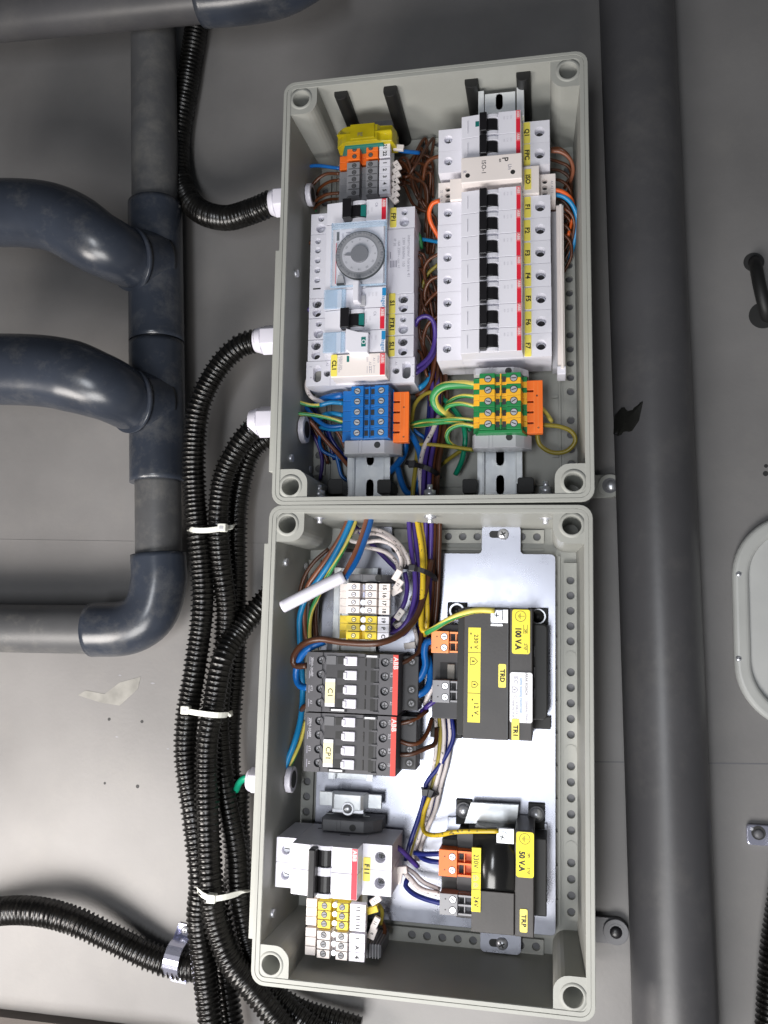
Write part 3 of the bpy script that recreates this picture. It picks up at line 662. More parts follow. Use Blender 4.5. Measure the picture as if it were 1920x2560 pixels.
part('pointer', MB().prism([(cx - rd * .62, cy - .4), (cx - rd * .3, cy - 1.2), (cx - rd * .3, cy + 1.2), (cx - rd * .62, cy + .4)], H2 + 1, H2 + 3.0), M['dial3'], d)
for k in range(12):
    a = 2 * math.pi * k / 12; text(str(2 * k), 1.6, cx + rd * .64 * math.cos(a), cy + rd * .64 * math.sin(a), H2 + 1.8, d, M['dial3'], rot=math.degrees(a) - 90, name='hour_figure')
c0, c1, c2, c3 = rect(827, 553, 966, 714, H2 + 6, UF)
part('clear_cover', MB().box(c0 + 1, c1 + 1, H2 - 1, c2 - 1, c3 - 1, H2 + 5.5), M['clear'], t, bev=1.0)
for q in ((c0, c1, c2, c1 + 1.2), (c0, c3 - 5, c2, c3), (c0, c1, c0 + 1.3, c3), (c2 - 1.3, c1, c2, c3)):
    part('cover_edge', MB().box(q[0], q[1], H2 + 3.5, q[2], q[3], H2 + 6), M['edge'], t, bev=0.3)
part('red_line', MB().box(c0 + 2.2, c1 + 6, H2 - 2, c0 + 2.8, c3 - 14, H2 - 1.6), M['pink'], t)
part('maker_mark', MB().box(c0 + 2.8, c3 - 12, H2 - 2, c0 + 5, c3 - 4.5, H2 - 1.6), M['dark'], t)
text('hager', 2.4, c0 + 4, c3 - 17, H2 - 1.6, t, M['gink']); text('16 A', 4.0, c0 + 12.5, c3 - 10, H2 - 1.6, t, M['gink'])
text('230V 50Hz', 1.5, c0 + 8, c3 - 11, H2 - 1.6, t, M['gink'])
a, b = at(852, 701, H2, UF); part('catch', MB().prism([(a - 3.5, b - 4), (a + 4, b - 4), (a + 2, b + 4), (a - 2, b + 4)], H2 - 3, H2 + 2), M['lgrey'], t, bev=.4)
part('catch_slot', MB().box(a - 3, b - 4.6, H2 - 1, a + 3.5, b - 3.4, H2 + 2.3), M['slot'], t)
prints = [('interrupteur horaire 41', 1022, 640, 2.6), ('230V 50/60Hz  150', 1009, 630, 2.2), ('16A 250V~ cos =1', 997, 636, 2.2), ('IP 20', 987, 606, 2.2)]
for s_, u, v, z in prints: pt(s_, u, v, H1, z, t, 'gink', bold=0.0, name='printed_line')
for v in (638, 660, 676):
    a, b = at(984, v, H1, UF)
    if v != 676:
        for k in range(5 if v == 660 else 1): part('printed_mark', MB().box(a - 3 + k * 1.3, b - 3, H1 - .5, a - 2.3 + k * 1.3, b + 3, H1 + .08), M['gink'], t)
l0, l1, l2, l3 = rect(817, 638, 824, 688, H1 + 4, UF)
sticker(t, 'T', l0, l1, l2, l3, H1 + .3, size=3.5)
# CL1 contactor
y0, y1 = Y['cl']; X = XL; yc = (y0 + y1) / 2; h2 = (y1 - y0) / 2
t = thing('installation_contactor', 'white contactor with yellow CL1 label, lowest in the left row above the blue terminals', 'contactor', ((X['L0'] + X['E']) / 2, yc, 30), UF, 'white modules in the left row')
hl, hr = px(793, 930, H1, UF), px(1016, 926, H1, UF); al, ar = px(818, 928, H1, UF), px(990, 926, H1, UF)
mb = MB(); e = X['E'] + 1
xm1 = (hl + al) / 2 + 1.5; xm2 = (hr + ar) / 2 - 1
mb.box(X['L0'] - 1, y0 + .1, 30, xm1, y1, H1, hole=(hl, yc, 3.6, 9, 7.5)); mb.box(xm1 + .01, y0 + .1, 30, X['L1'] + 2, y1, H1, hole=(al, yc, 3.0, 4))
mb.box(X['S0'], y0 + .1, 30, xm2, y1, H1, hole=(ar, yc, 3.0, 4)); mb.box(xm2 + .01, y0 + .1, 30, e, y1, H1, hole=(hr, yc, 3.6, 9, 7.5))
mb.box(X['L1'] + 2.02, y0 + .1, 30, X['S0'] - .02, y1 + .0, H1 - 1)
part('housing', mb, M['white'], t, bev=0.4)
fy = [py(900, 883, H2, UF), py(900, 941, H2, UF)]
part('front', MB().box(px(827, 912, H2, UF), fy[1], H1 - 1.5, X['R1'] + 1, fy[0] - .3, H2), M['white2'], t, bev=0.6)
for q, mm_ in ((hl, 'smear'), (hr, 'dgrey')): part('clamp', MB().prism(rrect(q - 3, yc - 6, q + 3, yc + 4, 2), H1 - 9, H1 - 6), M[mm_], t)
for q in (al, ar): screw(q, yc, H1 - 3.6, 2.5, t, m_=M['dgrey'], cross=True)
s = part('red_strip', MB().box(X['R0'] + 1, fy[1] + .6, H2 - 1, X['R1'] + .4, fy[0] - .8, H2 + .2), M['red'], t)
s2 = part('logo_panel', MB().box(X['R0'] + 1.1, (fy[0] + fy[1]) / 2, H2, X['R1'] + .3, fy[0] - 1.2, H2 + .35), M['pink'], s); text('ABB', 2.6, (X['R0'] + X['R1']) / 2 + .7, fy[0] - 5.5, H2 + .45, s2, M['wink'], bold=.08)
a, b, c, d = rect(827.5, 887, 843, 941, H2, UF); sticker(t, 'CL1', a, b, c, d, H2)
a, b, c, d = rect(867, 890, 873, 905, H2, UF); part('indicator', MB().box(a, b, H2 - 1, c, d, H2 + .2), M['teal'], t)
for s_, u, v, z in (('ESB20-20N', 853, 908, 1.7), ('230V 50/60Hz', 848, 912, 1.5), ('ESB20', 946, 898, 1.6), ('A1 1 3', 935, 905, 1.8), ('A2 2 4', 925, 915, 1.8), ('230V', 918, 898, 1.4)): pt(s_, u, v, H2, z, t, 'gink', bold=0, name='printed_line')
for u in (921, 932): 
    a, b = at(u, 924, H2, UF); part('printed_symbol', MB().box(a - 1.2, b - 3, H2 - .5, a - .9, b + 3, H2 + .1).box(a + .9, b - 3, H2 - .5, a + 1.2, b + 3, H2 + .1), M['gink'], t)
for s_, u, v in (('A2', 818, 911), ('A1', 990, 909), ('2', 777, 917), ('4', 777, 944), ('1', 1032, 912), ('3', 1034, 940)): pt(s_, u, v, H1, 2.0, t, 'gink', bold=0, name='terminal_number')
# ------------------------------------------------------------------ terminal blocks
def term_pix(fr, h, hl, vrow, us, y0, y1):
    return {k: px(u, vrow, (hl if k in ('a', 'z') else h), fr) for k, u in us.items()}
def terminal(name, label, group, fr, y0, y1, h, hl, us, colr, vrow, hb, r=2.2, well='slot', smat='steel', hole=True, marks=(), lcol=None, rcol=None, copper=True, flat=False):
    """a rail terminal: us holds photo columns a<b<s1<c0<c1<s2<y<z"""
    P = term_pix(fr, h, hl, vrow, us, y0, y1); g = 0.1
    t = thing(name, label, 'terminal block', ((P['b'] + P['y']) / 2, (y0 + y1) / 2, hb), fr, group)
    yc = (y0 + y1) / 2; cm = M[colr] if not isinstance(colr, list) else None
    mb = MB()
    L = [(P['a'], hb), (P['a'], hl), (P['b'] - .2, hl), (P['b'] + 1.2, h), (P['c0'], h), (P['c0'], h - (3.4 if copper else 9)), (P['c1'], h - (3.4 if copper else 9)), (P['c1'], h), (P['y'] - 1.2, h), (P['y'] + .2, hl), (P['z'], hl), (P['z'], hb)]
    if isinstance(colr, list):
        ym = y0 + (y1 - y0) * colr[2]
        part('housing', MB().ext(L, y0 + g, ym, 'y'), M[colr[0]], t, bev=0.25); part('housing', MB().ext(L, ym, y1 - g, 'y'), M[colr[1]], t, bev=0.25)
    else: part('housing', mb.ext(L, y0 + g, y1 - g, 'y'), cm, t, bev=0.25)
    for s_ in (P['s1'], P['s2']):
        if hole:
            part('screw_rim', MB().cyl(s_, yc, h - .5, h + .12, r + .35, 16), M['slot'], t)
            screw(s_, yc, h - .5, r, t, m_=M[smat], h=0.8)
    if copper:
        for q in (P['c0'] + (P['c1'] - P['c0']) * .22, P['c0'] + (P['c1'] - P['c0']) * .78):
            part('bridge_slot', MB().box(q - 1.5, yc - (y1 - y0) * .24, h - 4.2, q + 1.5, yc + (y1 - y0) * .24, h - 2.9), M[well], t)
        part('divider', MB().box((P['c0'] + P['c1']) / 2 - .45, y0 + .3, h - 4, (P['c0'] + P['c1']) / 2 + .45, y1 - .3, h - 1.4), M[colr if isinstance(colr, str) else colr[0]], t)
    return t, P
def marker(t, s_, fr, u0, u1, y0, y1, h, vrow, ink='ink', m_='white', size=None):
    a, b = px(u0, vrow, h, fr), px(u1, vrow, h, fr)
    l = part('marker', MB().box(a, y0 + .15, h - 6, b, y1 - .15, h), M[m_], t, bev=.2)
    if s_: text(s_, size or 3.0, (a + b) / 2, (y0 + y1) / 2, h + .06, l, M[ink], bold=.16)
def end_clamp(label, fr, u0, v0, u1, v1, h, m_, hole_uv, hb, cut=7, ribs=True):
    x0, y0, x1, y1 = rect(u0, v0, u1, v1, h, fr)
    t = thing('end_clamp', label, 'end clamp', ((x0 + x1) / 2, (y0 + y1) / 2, hb), fr, 'end clamps on the rails')
    L = x1 - x0
    prof = [(x0, hb), (x0, h - 5), (x0 + 2, h), (x1 - L * .26, h), (x1 - L * .12, h - 5), (x1, max(hb + 1, h - 12)), (x1, hb)]
    part('clamp_body', MB().ext(prof, y0, y1, 'y'), M[m_], t, bev=.35)
    hx, hy = at(*hole_uv, h, fr)
    part('screw_recess', MB().cyl(hx, hy, h - 2, h + .15, 2.7, 18), M['slot'], t)
    if ribs:
        for q in (x0 + L * .27, x0 + L * .33): part('rib', MB().box(q, y0 - .1, h - 8, q + .7, y1 + .1, h + .5), M[m_], t)
        for k in range(4):
            q = x1 - L * .20 + k * L * .045; hz = h - 3.2 - k * 2.0; part('rib', MB().box(q, y0 - .15, min(hb + 4, hz - 3), q + .8, y1 + .15, hz), M[m_], t)
    return t
BF = UF
# blue terminals
hb_ = 76
US = dict(a=857, b=874, s1=892.6, c0=908, c1=936, s2=952.6, y=974, z=984)
yb_ = [py(892, v, hb_, UF) for v in (978, 1004, 1030, 1056, 1082)]
pb = (yb_[0] - yb_[4]) / 4
nth = ['topmost', 'second', 'third', 'fourth', 'lowest']
for k in range(5):
    yc = yF = yb_[0] - k * pb
    t, P = terminal('terminal_block', 'blue screw terminal block, %s of the five in the blue stack' % nth[k], 'blue terminal blocks', UF, yc - pb / 2, yc + pb / 2, hb_, 62, US, 'blue', 1030, 32, r=2.5)
def comb(label, u0, v0, u1, v1, h, slots, holes_, hb):
    x0, y0, x1, y1 = rect(u0, v0, u1, v1, h, UF)
    t = thing('marker_comb', label, 'jumper comb', ((x0 + x1) / 2, (y0 + y1) / 2, hb), UF, 'orange combs')
    ys = [py((u0 + u1) / 2, v, h, UF) for v in slots]
    pts = [(x0, y0)]; pts += [(x1, y0), (x1, y1), (x0, y1)]
    for q in ys: pts += [(x0, q + .9), (x0 + (x1 - x0) * .42, q + .9), (x0 + (x1 - x0) * .42, q - .9), (x0, q - .9)]
    part('comb_body', MB().prism(pts, h - 7, h), M['orange'], t, bev=.25)
    for u, v in holes_:
        a, b = at(u, v, h, UF); part('pin_hole', MB().cyl(a, b, h - 1, h + .1, .8, 10), M['slot'], t)
    a, b = at((u0 + u1) / 2, (v0 + v1) / 2, h, UF)
    for f_ in (0.0, .5): part('moulding_line', MB().box(x0 + (x1 - x0) * (.44 + f_ * .5), y0 + 1, h - .5, x0 + (x1 - x0) * (.44 + f_ * .5) + .3, y1 - 1, h + .12), M['orange2'], t)
comb('orange plastic comb beside the blue terminal blocks', 983, 979.5, 1022, 1105, 66, (1004, 1030, 1056, 1080), ((1010, 1018), (1009, 1092)), 50)
comb('orange plastic comb beside the green and yellow terminal blocks', 1317, 951, 1357, 1083, 66, (977, 1004, 1030, 1057), ((1342.5, 989), (1346, 1069)), 50)
end_clamp('light grey end clamp under the blue terminal blocks', UF, 856, 1100, 998, 1133, 68, 'lgrey', (943, 1112), 49)
# green and yellow terminals
hg = 80
US = dict(a=1184, b=1195, s1=1220, c0=1237, c1=1266, s2=1284.5, y=1306, z=1318)
yg = [py(1220, v, hg, UF) for v in (947, 975.5, 1003.5, 1031.5, 1060)]
pg = (yg[0] - yg[4]) / 4
cols = [['amber', 'green', .55], ['amber', 'green', .55], ['green', 'amber', .5], ['amber', 'green', .5], ['green', 'amber', .5]]
for k in range(5):
    yc = yg[0] - k * pg
    terminal('terminal_block', 'green and yellow earth terminal block, %s of the five in its stack' % nth[k], 'green and yellow terminal blocks', UF, yc - pg / 2, yc + pg / 2, hg, 66, US, cols[k], 1003, 36, r=2.7, well='slot' if k % 2 else 'dark2')
y_ = yg[4] - pg / 2
solo('end_plate', 'green end plate closing the green and yellow terminal stack', 'end plate', MB().ext([(px(1183, 1076, 60, UF), 38), (px(1184, 1076, 64, UF), 64), (px(1196, 1076, hg, UF), hg - 1), (px(1305, 1076, hg, UF), hg - 1), (px(1318, 1076, 64, UF), 64), (px(1320, 1076, 60, UF), 38)], y_ - 2.6, y_ - .15, 'y'), M['green'], bev=.3)
end_clamp('light grey end clamp under the green and yellow terminal blocks', UF, 1180, 1084, 1328, 1118, 70, 'lgrey', (1273, 1093), 50)
end_clamp('light grey end clamp between breaker F7 and the green and yellow terminals', UF, 1183, 918, 1320, 935, 74, 'lgrey', (1271, 927), 28)
# top left stack
ho = 72
x0, y0, x1, y1 = rect(837, 312, 984, 352, ho + 8, UF)
t = thing('end_clamp', 'translucent yellow end clamp at the top of the left terminal stack', 'end clamp', ((x0 + x1) / 2, y0, 24), UF, 'end clamps on the rails')
L = x1 - x0
prof = [(x0, ho - 12), (x0 + .5, ho), (x0 + L * .12, ho + 6), (x0 + L * .2, ho + 8), (x0 + L * .72, ho + 8), (x0 + L * .76, ho + 5), (x1 - 2, ho + 4), (x1, ho - 6), (x1, ho - 16)]
part('clamp_body', MB().ext(prof, y0, y1, 'y'), M['ytrans'], t, bev=.6)
part('cap', MB().ext([(x0 + L * .24, ho + 2), (x0 + L * .27, ho + 9.2), (x0 + L * .68, ho + 9.2), (x0 + L * .7, ho + 2)], y0 + 2, y1 + .7, 'y'), M['ytrans'], t, bev=.5)
part('ridge', MB().box(x0 + 2, (y0 + y1) / 2 - .4, ho - 2, x1 - 2, (y0 + y1) / 2 + .4, ho + 8.6), M['ytrans'], t)
text('PE', 3.2, x0 + L * .44, (y0 + y1) / 2 - 2, ho + 9.4, t, M['dgrey'], rot=0)
x0b, y0b, x1b, y1b = rect(848, 352, 958, 366, ho + 3, UF)
part('end_plate', MB().ext([(x0b, ho - 10), (x0b + 5, ho + 3), (x1b, ho + 3), (x1b + 1, ho - 8)], y0b, y1b, 'y'), M['teal'], t, bev=.3)
x0c, y0c, x1c, y1c = rect(903, 300, 984, 316, 50, UF)
part('back_plate', MB().box(x0c, y0c, 30, x1c, y1c, 50), M['dgrey'], t, bev=.4)
US = dict(a=849, b=864, s1=885.5, c0=899, c1=915, s2=926, y=947.5, z=949)
yo = [py(885, v, ho, UF) for v in (374, 391)]; po = yo[0] - yo[1]
yG = [py(885, v, ho, UF) for v in (414, 431, 448, 465, 482)]; pG = (yG[0] - yG[4]) / 4
for k in range(2):
    t, P = terminal('terminal_block', ('upper orange terminal block, tagged 21, touching the yellow clamp', 'lower orange terminal block, tagged 22, above the grey ones')[k], 'orange and grey terminal blocks', UF, yo[k] - po / 2, yo[k] + po / 2, ho, 58, US, 'orange', 420, 28, r=1.7, smat='dgrey', copper=False)
    marker(t, ('21', '22')[k], UF, 948, 975, yo[k] - po / 2, yo[k] + po / 2, ho, 400)
for k in range(5):
    t, P = terminal('terminal_block', 'grey terminal block with white tag, %s of five under the orange ones' % nth[k], 'orange and grey terminal blocks', UF, yG[k] - pG / 2, yG[k] + pG / 2, ho, 58, US, 'grey', 420, 28, r=1.7, smat='dgrey', copper=False)
    marker(t, str(k + 1), UF, 948, 975, yG[k] - pG / 2, yG[k] + pG / 2, ho, 430)
    for a_, b_ in ((P['s1'] - 5, P['s1'] + 5), (P['s2'] - 3, P['s2'] + 6)): part('moulding_line', MB().box(a_, yG[k] - pG / 2 + .2, ho - .3, b_, yG[k] - pG / 2 + .55, ho + .12), M['slot'], t)
# wire tags right of that stack (white sleeves on the conductors)
def wire_tag(label, u, v, h, fr, ang, L=7, W=4, s_='', g='white wire markers', m_='white2'):
    x, y = at(u, v, h, fr); c, s = math.cos(math.radians(ang)), math.sin(math.radians(ang))
    P2 = [(x + a * c - b * s, y + a * s + b * c) for a, b in ((-L / 2, -W / 2), (L / 2, -W / 2), (L / 2, W / 2), (-L / 2, W / 2))]
    t = thing('wire_marker', label, 'wire tag', (x, y, h - 4), fr, g)
    part('sleeve', MB().prism(P2, h - 3.4, h), M[m_], t, bev=.5)
    if s_: text(s_, 2.0, x, y, h + .06, t, M['ink'], rot=ang, bold=.04)
for k, (u, v, a_, s_) in enumerate(((996, 367, -10, ''), (992, 412, -60, '21'), (990, 430, -60, '1'), (987, 447, -62, '2'), (988, 463, -60, '3'), (986, 480, -55, '4'), (984, 496, -50, '5'))):
    wire_tag('white wire marker sleeve, %s in the ladder right of the grey terminals' % ['topmost', 'second', 'third', 'fourth', 'fifth', 'sixth', 'lowest'][k], u, v, 64, UF, a_, 8.5 if k else 9, 5.0, s_)

# ------------------------------------------------------------------ lower box: plate
BF = LF
HP = 27
def P_(lst, h, fr=LF): return [at(u, v, h, fr) for u, v in lst]
xR = px(1389, 1700, HP); yT = py(1240, 1384, HP); yTl = py(930, 1378, HP); yB = py(1150, 2318, HP)
xl = px(800, 1650, HP)
def tab(xc, ya, yb, wd): return xc - wd / 2, ya, xc + wd / 2, yb
tx0, tx1 = px(1204, 1345, HP), px(1302, 1345, HP); ty = py(1250, 1313, HP)
bx0, bx1 = px(1200, 2360, HP), px(1303, 2360, HP); by = py(1250, 2384, HP)
lx0, lx1 = px(905, 1345, HP), px(980, 1345, HP); ly = py(940, 1312, HP)
def fil(cx, cy, r, a0, a1, n=5): return [(cx + r * math.cos(math.radians(a0 + (a1 - a0) * i / n)), cy + r * math.sin(math.radians(a0 + (a1 - a0) * i / n))) for i in range(n + 1)]
outl = []
outl += fil(xR - 4, yT - 4, 4, 0, 90) + fil(tx1 + 3, yT + 3, 3, 270, 180) + fil(tx1 - 4, ty - 4, 4, 0, 90) + fil(tx0 + 4, ty - 4, 4, 90, 180) + fil(tx0 - 3, yT + 3, 3, 0, -90)
outl += fil(lx1 + 3, yT + 3, 3, 270, 180) + fil(lx1 - 3, ly - 3, 3, 0, 90) + fil(lx0 + 3, ly - 3, 3, 90, 180) + fil(lx0 - 3, yT + 3, 3, 0, -90)
outl += fil(xl + 5, yT - 5, 5, 90, 180) + fil(xl + 5, yB + 5, 5, 180, 270)
outl += fil(bx0 - 3, yB - 3, 3, 90, 0) + fil(bx0 + 4, by + 4, 4, 180, 270) + fil(bx1 - 4, by + 4, 4, 270, 360) + fil(bx1 + 3, yB - 3, 3, 180, 90) + fil(xR - 4, yB + 4, 4, 270, 360)
t = thing('mounting_plate', 'bright galvanised mounting plate with screw tabs on the floor of the lower box', 'mounting plate', ((xl + xR) / 2, (yT + yB) / 2, HP - 3), LF)
part('plate', MB().prism(outl, HP - 2, HP), M['plate'], t, bev=.3)
def tabscrew(u, v, su):
    x, y = at(u, v, HP); sx_, _ = at(su, v, HP)
    part('slot', MB().prism(rrect(min(x, sx_) - 3, y - 3, max(x, sx_) + 3, y + 3, 2.8), HP - .5, HP + .1), M['slot'], t)
    q = part('screw', MB().dome(x, y, HP, 4.9, 3.6, 20), M['steel'], t)
    mb = MB()
    for a in (.5, .5 + math.pi / 2):
        dx, dy = math.cos(a) * 2.4, math.sin(a) * 2.4; nx, ny = -math.sin(a) * .55, math.cos(a) * .55
        mb.prism([(x - dx - nx, y - dy - ny), (x + dx - nx, y + dy - ny), (x + dx + nx, y + dy + ny), (x - dx + nx, y - dy + ny)], HP + 2.5, HP + 3.75 + a * .01)
    part('cross_slot', mb, M['slot'], q)
tabscrew(1258, 1336, 1232); tabscrew(1255, 2359, 1232)
# terminals 15 to C
hw = 78
end_clamp('dark grey end clamp above the white terminals 15 to 18', LF, 868, 1436, 978, 1454, hw - 3, 'dgrey', (946, 1445), 30)
US = dict(a=849, b=862, s1=884, c0=899, c1=913, s2=924.5, y=945, z=947)
yw = [py(884, v, hw) for v in (1467, 1486, 1505.5, 1525)]; pw = (yw[0] - yw[3]) / 3
yy_ = [py(884, v, hw) for v in (1549, 1569, 1589)]; pyy = (yy_[0] - yy_[2]) / 2
for k in range(4):
    t, P = terminal('terminal_block', 'white terminal block tagged %d, %s of four beside the thick white cable' % (15 + k, ('topmost', 'second', 'third', 'lowest')[k]), 'white and yellow terminals 15 to C', LF, yw[k] - pw / 2, yw[k] + pw / 2, hw, 62, US, 'white2', 1500, 30, r=1.6, smat='white', copper=False)
    marker(t, str(15 + k), LF, 947, 974, yw[k] - pw / 2, yw[k] + pw / 2, hw, 1500, m_='white2')
    for a_, b_ in ((P['s1'] - 4.5, P['c0'] + .2), (P['c1'], P['s2'] + 5)): part('moulding_line', MB().box(a_, yw[k] - pw / 2 + .15, hw - .3, b_, yw[k] - pw / 2 + .6, hw + .12), M['slot'], t)
    if k > 1: part('bridge_screw', MB().cyl((P['c0'] + P['c1']) / 2, yw[k], hw - 9, hw - 2, 2.3, 14), M['steel'], t)
    else: part('bridge_bar', MB().box(P['c0'] + 1.5, yw[k] - 2, hw - 9, P['c1'] - 1.5, yw[k] + 2, hw - 5), M['clamp'], t)
for k in range(3):
    s_ = ('19', 'P', 'C')[k]
    t, P = terminal('terminal_block', 'yellow terminal block with white tag %s under the white ones' % s_, 'white and yellow terminals 15 to C', LF, yy_[k] - pyy / 2, yy_[k] + pyy / 2, hw, 62, US, 'yellow2', 1570, 30, r=1.6, smat='pale', copper=False)
    marker(t, s_, LF, 944, 972, yy_[k] - pyy / 2, yy_[k] + pyy / 2, hw, 1570, m_='white')
    for a_, b_ in ((P['s1'] - 4.5, P['c0'] + .2), (P['c1'], P['s2'] + 5)): part('moulding_line', MB().box(a_, yy_[k] - pyy / 2 + .15, hw - .3, b_, yy_[k] - pyy / 2 + .6, hw + .12), M['slot'], t)
    if k < 2: part('bridge_screw', MB().cyl((P['c0'] + P['c1']) / 2, yy_[k], hw - 9, hw - 2, 2.3, 14), M['steel'], t)
# rail of the lower box in three seen pieces is one rail
BFs = None
rail('zinc rail behind the terminals 15 to C and the two contactors', LF, px(813, 2035, 46), px(926, 2035, 46), py(860, 1950, 40), py(925, 1420, 40), 40, [])
rail('raised zinc rail carrying breaker F11 and the lowest terminals', LF, px(815, 2035, 44), px(924, 2035, 44), py(860, 2452, 44), py(860, 2036, 44), 44, [])
x0, y0, x1, y1 = rect(829, 1986, 908, 2034, 52)
t = thing('rail_clamp', 'shiny bent zinc clamp with a screw on the rail between contactor CP1 and breaker F11', 'rail clamp', ((x0 + x1) / 2, y0, 40), LF)
part('bracket', MB().ext([(x0 - 2, 40), (x0, 51), (x0 + 2, 53), (x1 - 2, 53), (x1, 51), (x1 + 2, 40)], y0 + 3, y1, 'y'), M['zinc'], t, bev=.5)
part('lower_edge', MB().box(x0, y0, 41, x1, y0 + 3.2, 50), M['steel'], t, bev=.3)
for s_ in (x0 - 13, x1 + 2): part('side_wing', MB().box(s_, y0 + 3, 39, s_ + 11, y1 - 1, 42), M['zinc'], t, bev=.3)
a, b = at(869, 2019, 54); part('washer', MB().cyl(a, b - 1, 52, 54.2, 5.2, 22), M['steel'], t, bev=.2); part('screw', MB().dome(a, b - 1, 54, 3.8, 2.4), M['steel'], t)
# contactors
HC, HCs = 84, 66
def contactor(label, tag_, v0, v1, du, texts):
    y1, y0 = py(880, v0, HC), py(880, v1, HC)
    xs = {k: px(u + du, (v0 + v1) / 2, HC) for k, u in dict(L=766, sl=801, a0=814, a1=838, b0=838, b1=862, t0=861, t1=892, g0=911, g1=920, g2=926, g3=938, s0=948, sr=961.6, r0=981.7, r1=995).items()}
    xe = px(1047 + du, (v0 + v1) / 2, HCs - 6)
    t = thing('contactor', label, 'contactor', ((xs['L'] + xs['r1']) / 2, (y0 + y1) / 2, 40), LF, 'charcoal contactors')
    g = .25; H_ = y1 - y0
    rows = [y1 - H_ * f_ for f_ in (.135, .37, .61, .84)]
    mb = MB()
    mb.box(xs['L'], y0 + g, 40, xs['b0'] - 10.8, y1 - g, HC, holes=[(xs['sl'], q, 3.4, 4) for q in rows])
    mb.box(xs['b0'] - 10.7, y0 + g, 40, xs['s0'] - .1, y1 - g, HC - 1.2)
    mb.box(xs['s0'], y0 + g, 40, xs['r1'], y1 - g, HC, holes=[(xs['sr'], q, 3.4, 4) for q in rows])
    part('housing', mb, M['dark'], t, bev=.4)
    part('terminal_step', MB().box(xs['r1'] - 1, y0 + 2, 40, xe, y1 - 2, HCs - 4), M['dark2'], t, bev=.5)
    for q in rows:
        for x in (xs['sl'], xs['sr']): screw(x, q - .2, HC - 3.4, 2.5, t, m_=M['grey'], cross=True, h=1.2)
    for q in (rows[0], rows[2], rows[3]): 
        sx_ = (xs['r1'] + xe) / 2 + 1; part('step_recess', MB().cyl(sx_, q, HCs - 5, HCs - 3.8, 3.8, 16), M['slot'], t); screw(sx_, q, HCs - 4, 2.4, t, m_=M['grey'], cross=True)
    part('middle_insert', MB().box(xs['a0'], y0 + 3, HC - 2, xs['s0'] - 1, y1 - 3, HC - .7), M['dark2'], t, bev=.3)
    for k, q in enumerate(rows):
        part('pointer_tab', MB().box(xs['t0'], q - 3.6, HC - 3, xs['t1'], q + 3.6, HC + .8).box(xs['t0'] - .8, q - 3.0, HC - 3, xs['t0'] + 2, q + 2.2, HC + 1.6), M['gland'], t, bev=.6)
        part('recess', MB().box(xs['b0'] + 1.4, q - 2.6, HC - 3, xs['b1'] - .5, q + 3.2, HC - .5), M['blackmatt'], t)
        part('vent', MB().box(xs['g0'], q - 4, HC - 3, xs['g1'] - 1.5, q + 4, HC - .45), M['blackmatt'], t, bev=.5)
        part('vent', MB().box(xs['g2'], q - 5, HC - 3, xs['g3'], q + 4, HC - .5), M['blackmatt'], t)
        part('bar', MB().box(xs['g2'] + 2.4, q - 6.4, HC - 1.4, xs['s0'], q - 5.2, HC + .3), M['dark'], t)
    for (xa, xb, ya, yb) in ((xs['g1'] - 3, xs['s0'] - .5, y1 - 3.5, y1 - .8), (xs['b0'] - 4, xs['t0'] + 2, y0 + .8, y0 + 3.6)):
        part('clip', MB().box(xa, ya, HC - 2, xb, yb, HC + .5), M['black'], t, bev=.3); part('clip_mark', MB().box(xa + 1.5, ya + .7, HC, xb - 1.5, yb - .7, HC + .7), M['paper'], t)
    part('logo_square', MB().box(xs['a0'], rows[0] - 3.2, HC - 1, xs['a1'], rows[0] + 3.6, HC - .35), M['dgrey'], t)
    s = part('red_strip', MB().box(xs['r0'], y0 + .4, HC - 1, xs['r1'] - .05, y1 - .4, HC + .3), M['red2'], t)
    text('ABB', 3.6, (xs['r0'] + xs['r1']) / 2, y1 - 6.8, HC + .4, s, M['wink'], bold=.12)
    ya, yb = y0 + H_ * .10, y0 + H_ * .56
    l = part('label', MB().box(xs['a0'], ya, HC - .8, xs['a1'], yb, HC + .4), M['paper'], t)
    l2 = part('label_face', MB().box(xs['a0'] + .1, ya + 2.4, HC, xs['a1'] - .1, yb - 2.4, HC + .46), M['pale'], t)
    text(tag_, 4.0, (xs['a0'] + xs['a1']) / 2, (ya + yb) / 2, HC + .55, l2, M['ink'], bold=.1)
    for k, q in enumerate(rows):
        text(texts[k], 1.8, xs['sl'] - 7.2, q, HC + .06, t, M['lgink'], name='terminal_number'); text(texts[k + 4], 1.8, xs['sr'] + 5.2, q + 1.5, HC + .06, t, M['lgink'], name='terminal_number')
        part('embossed_line', MB().box(xs['L'] + 2, q - 3.6, HC - .3, xs['L'] + 2.6, q + 2.4, HC + .08), M['gink'], t)
    text('AF09-30-10', 2.0, xs['L'] + 3.9, (rows[0] + rows[1]) / 2, HC + .06, t, M['lgink'], name='type_print')
    return t
contactor('charcoal contactor with red edge strip and label C1, upper of the pair', 'C1', 1632.5, 1784, 0, ('2T1', '4T2', '6T3', 'A2', '1L1', '3L2', '5L3', 'A1'))
contactor('charcoal contactor with red edge strip and label CP1, lower of the pair', 'CP1', 1786, 1936, -5, ('2T1', '4T2', '6T3', '14', '1L1', '3L2', '5L3', '13'))
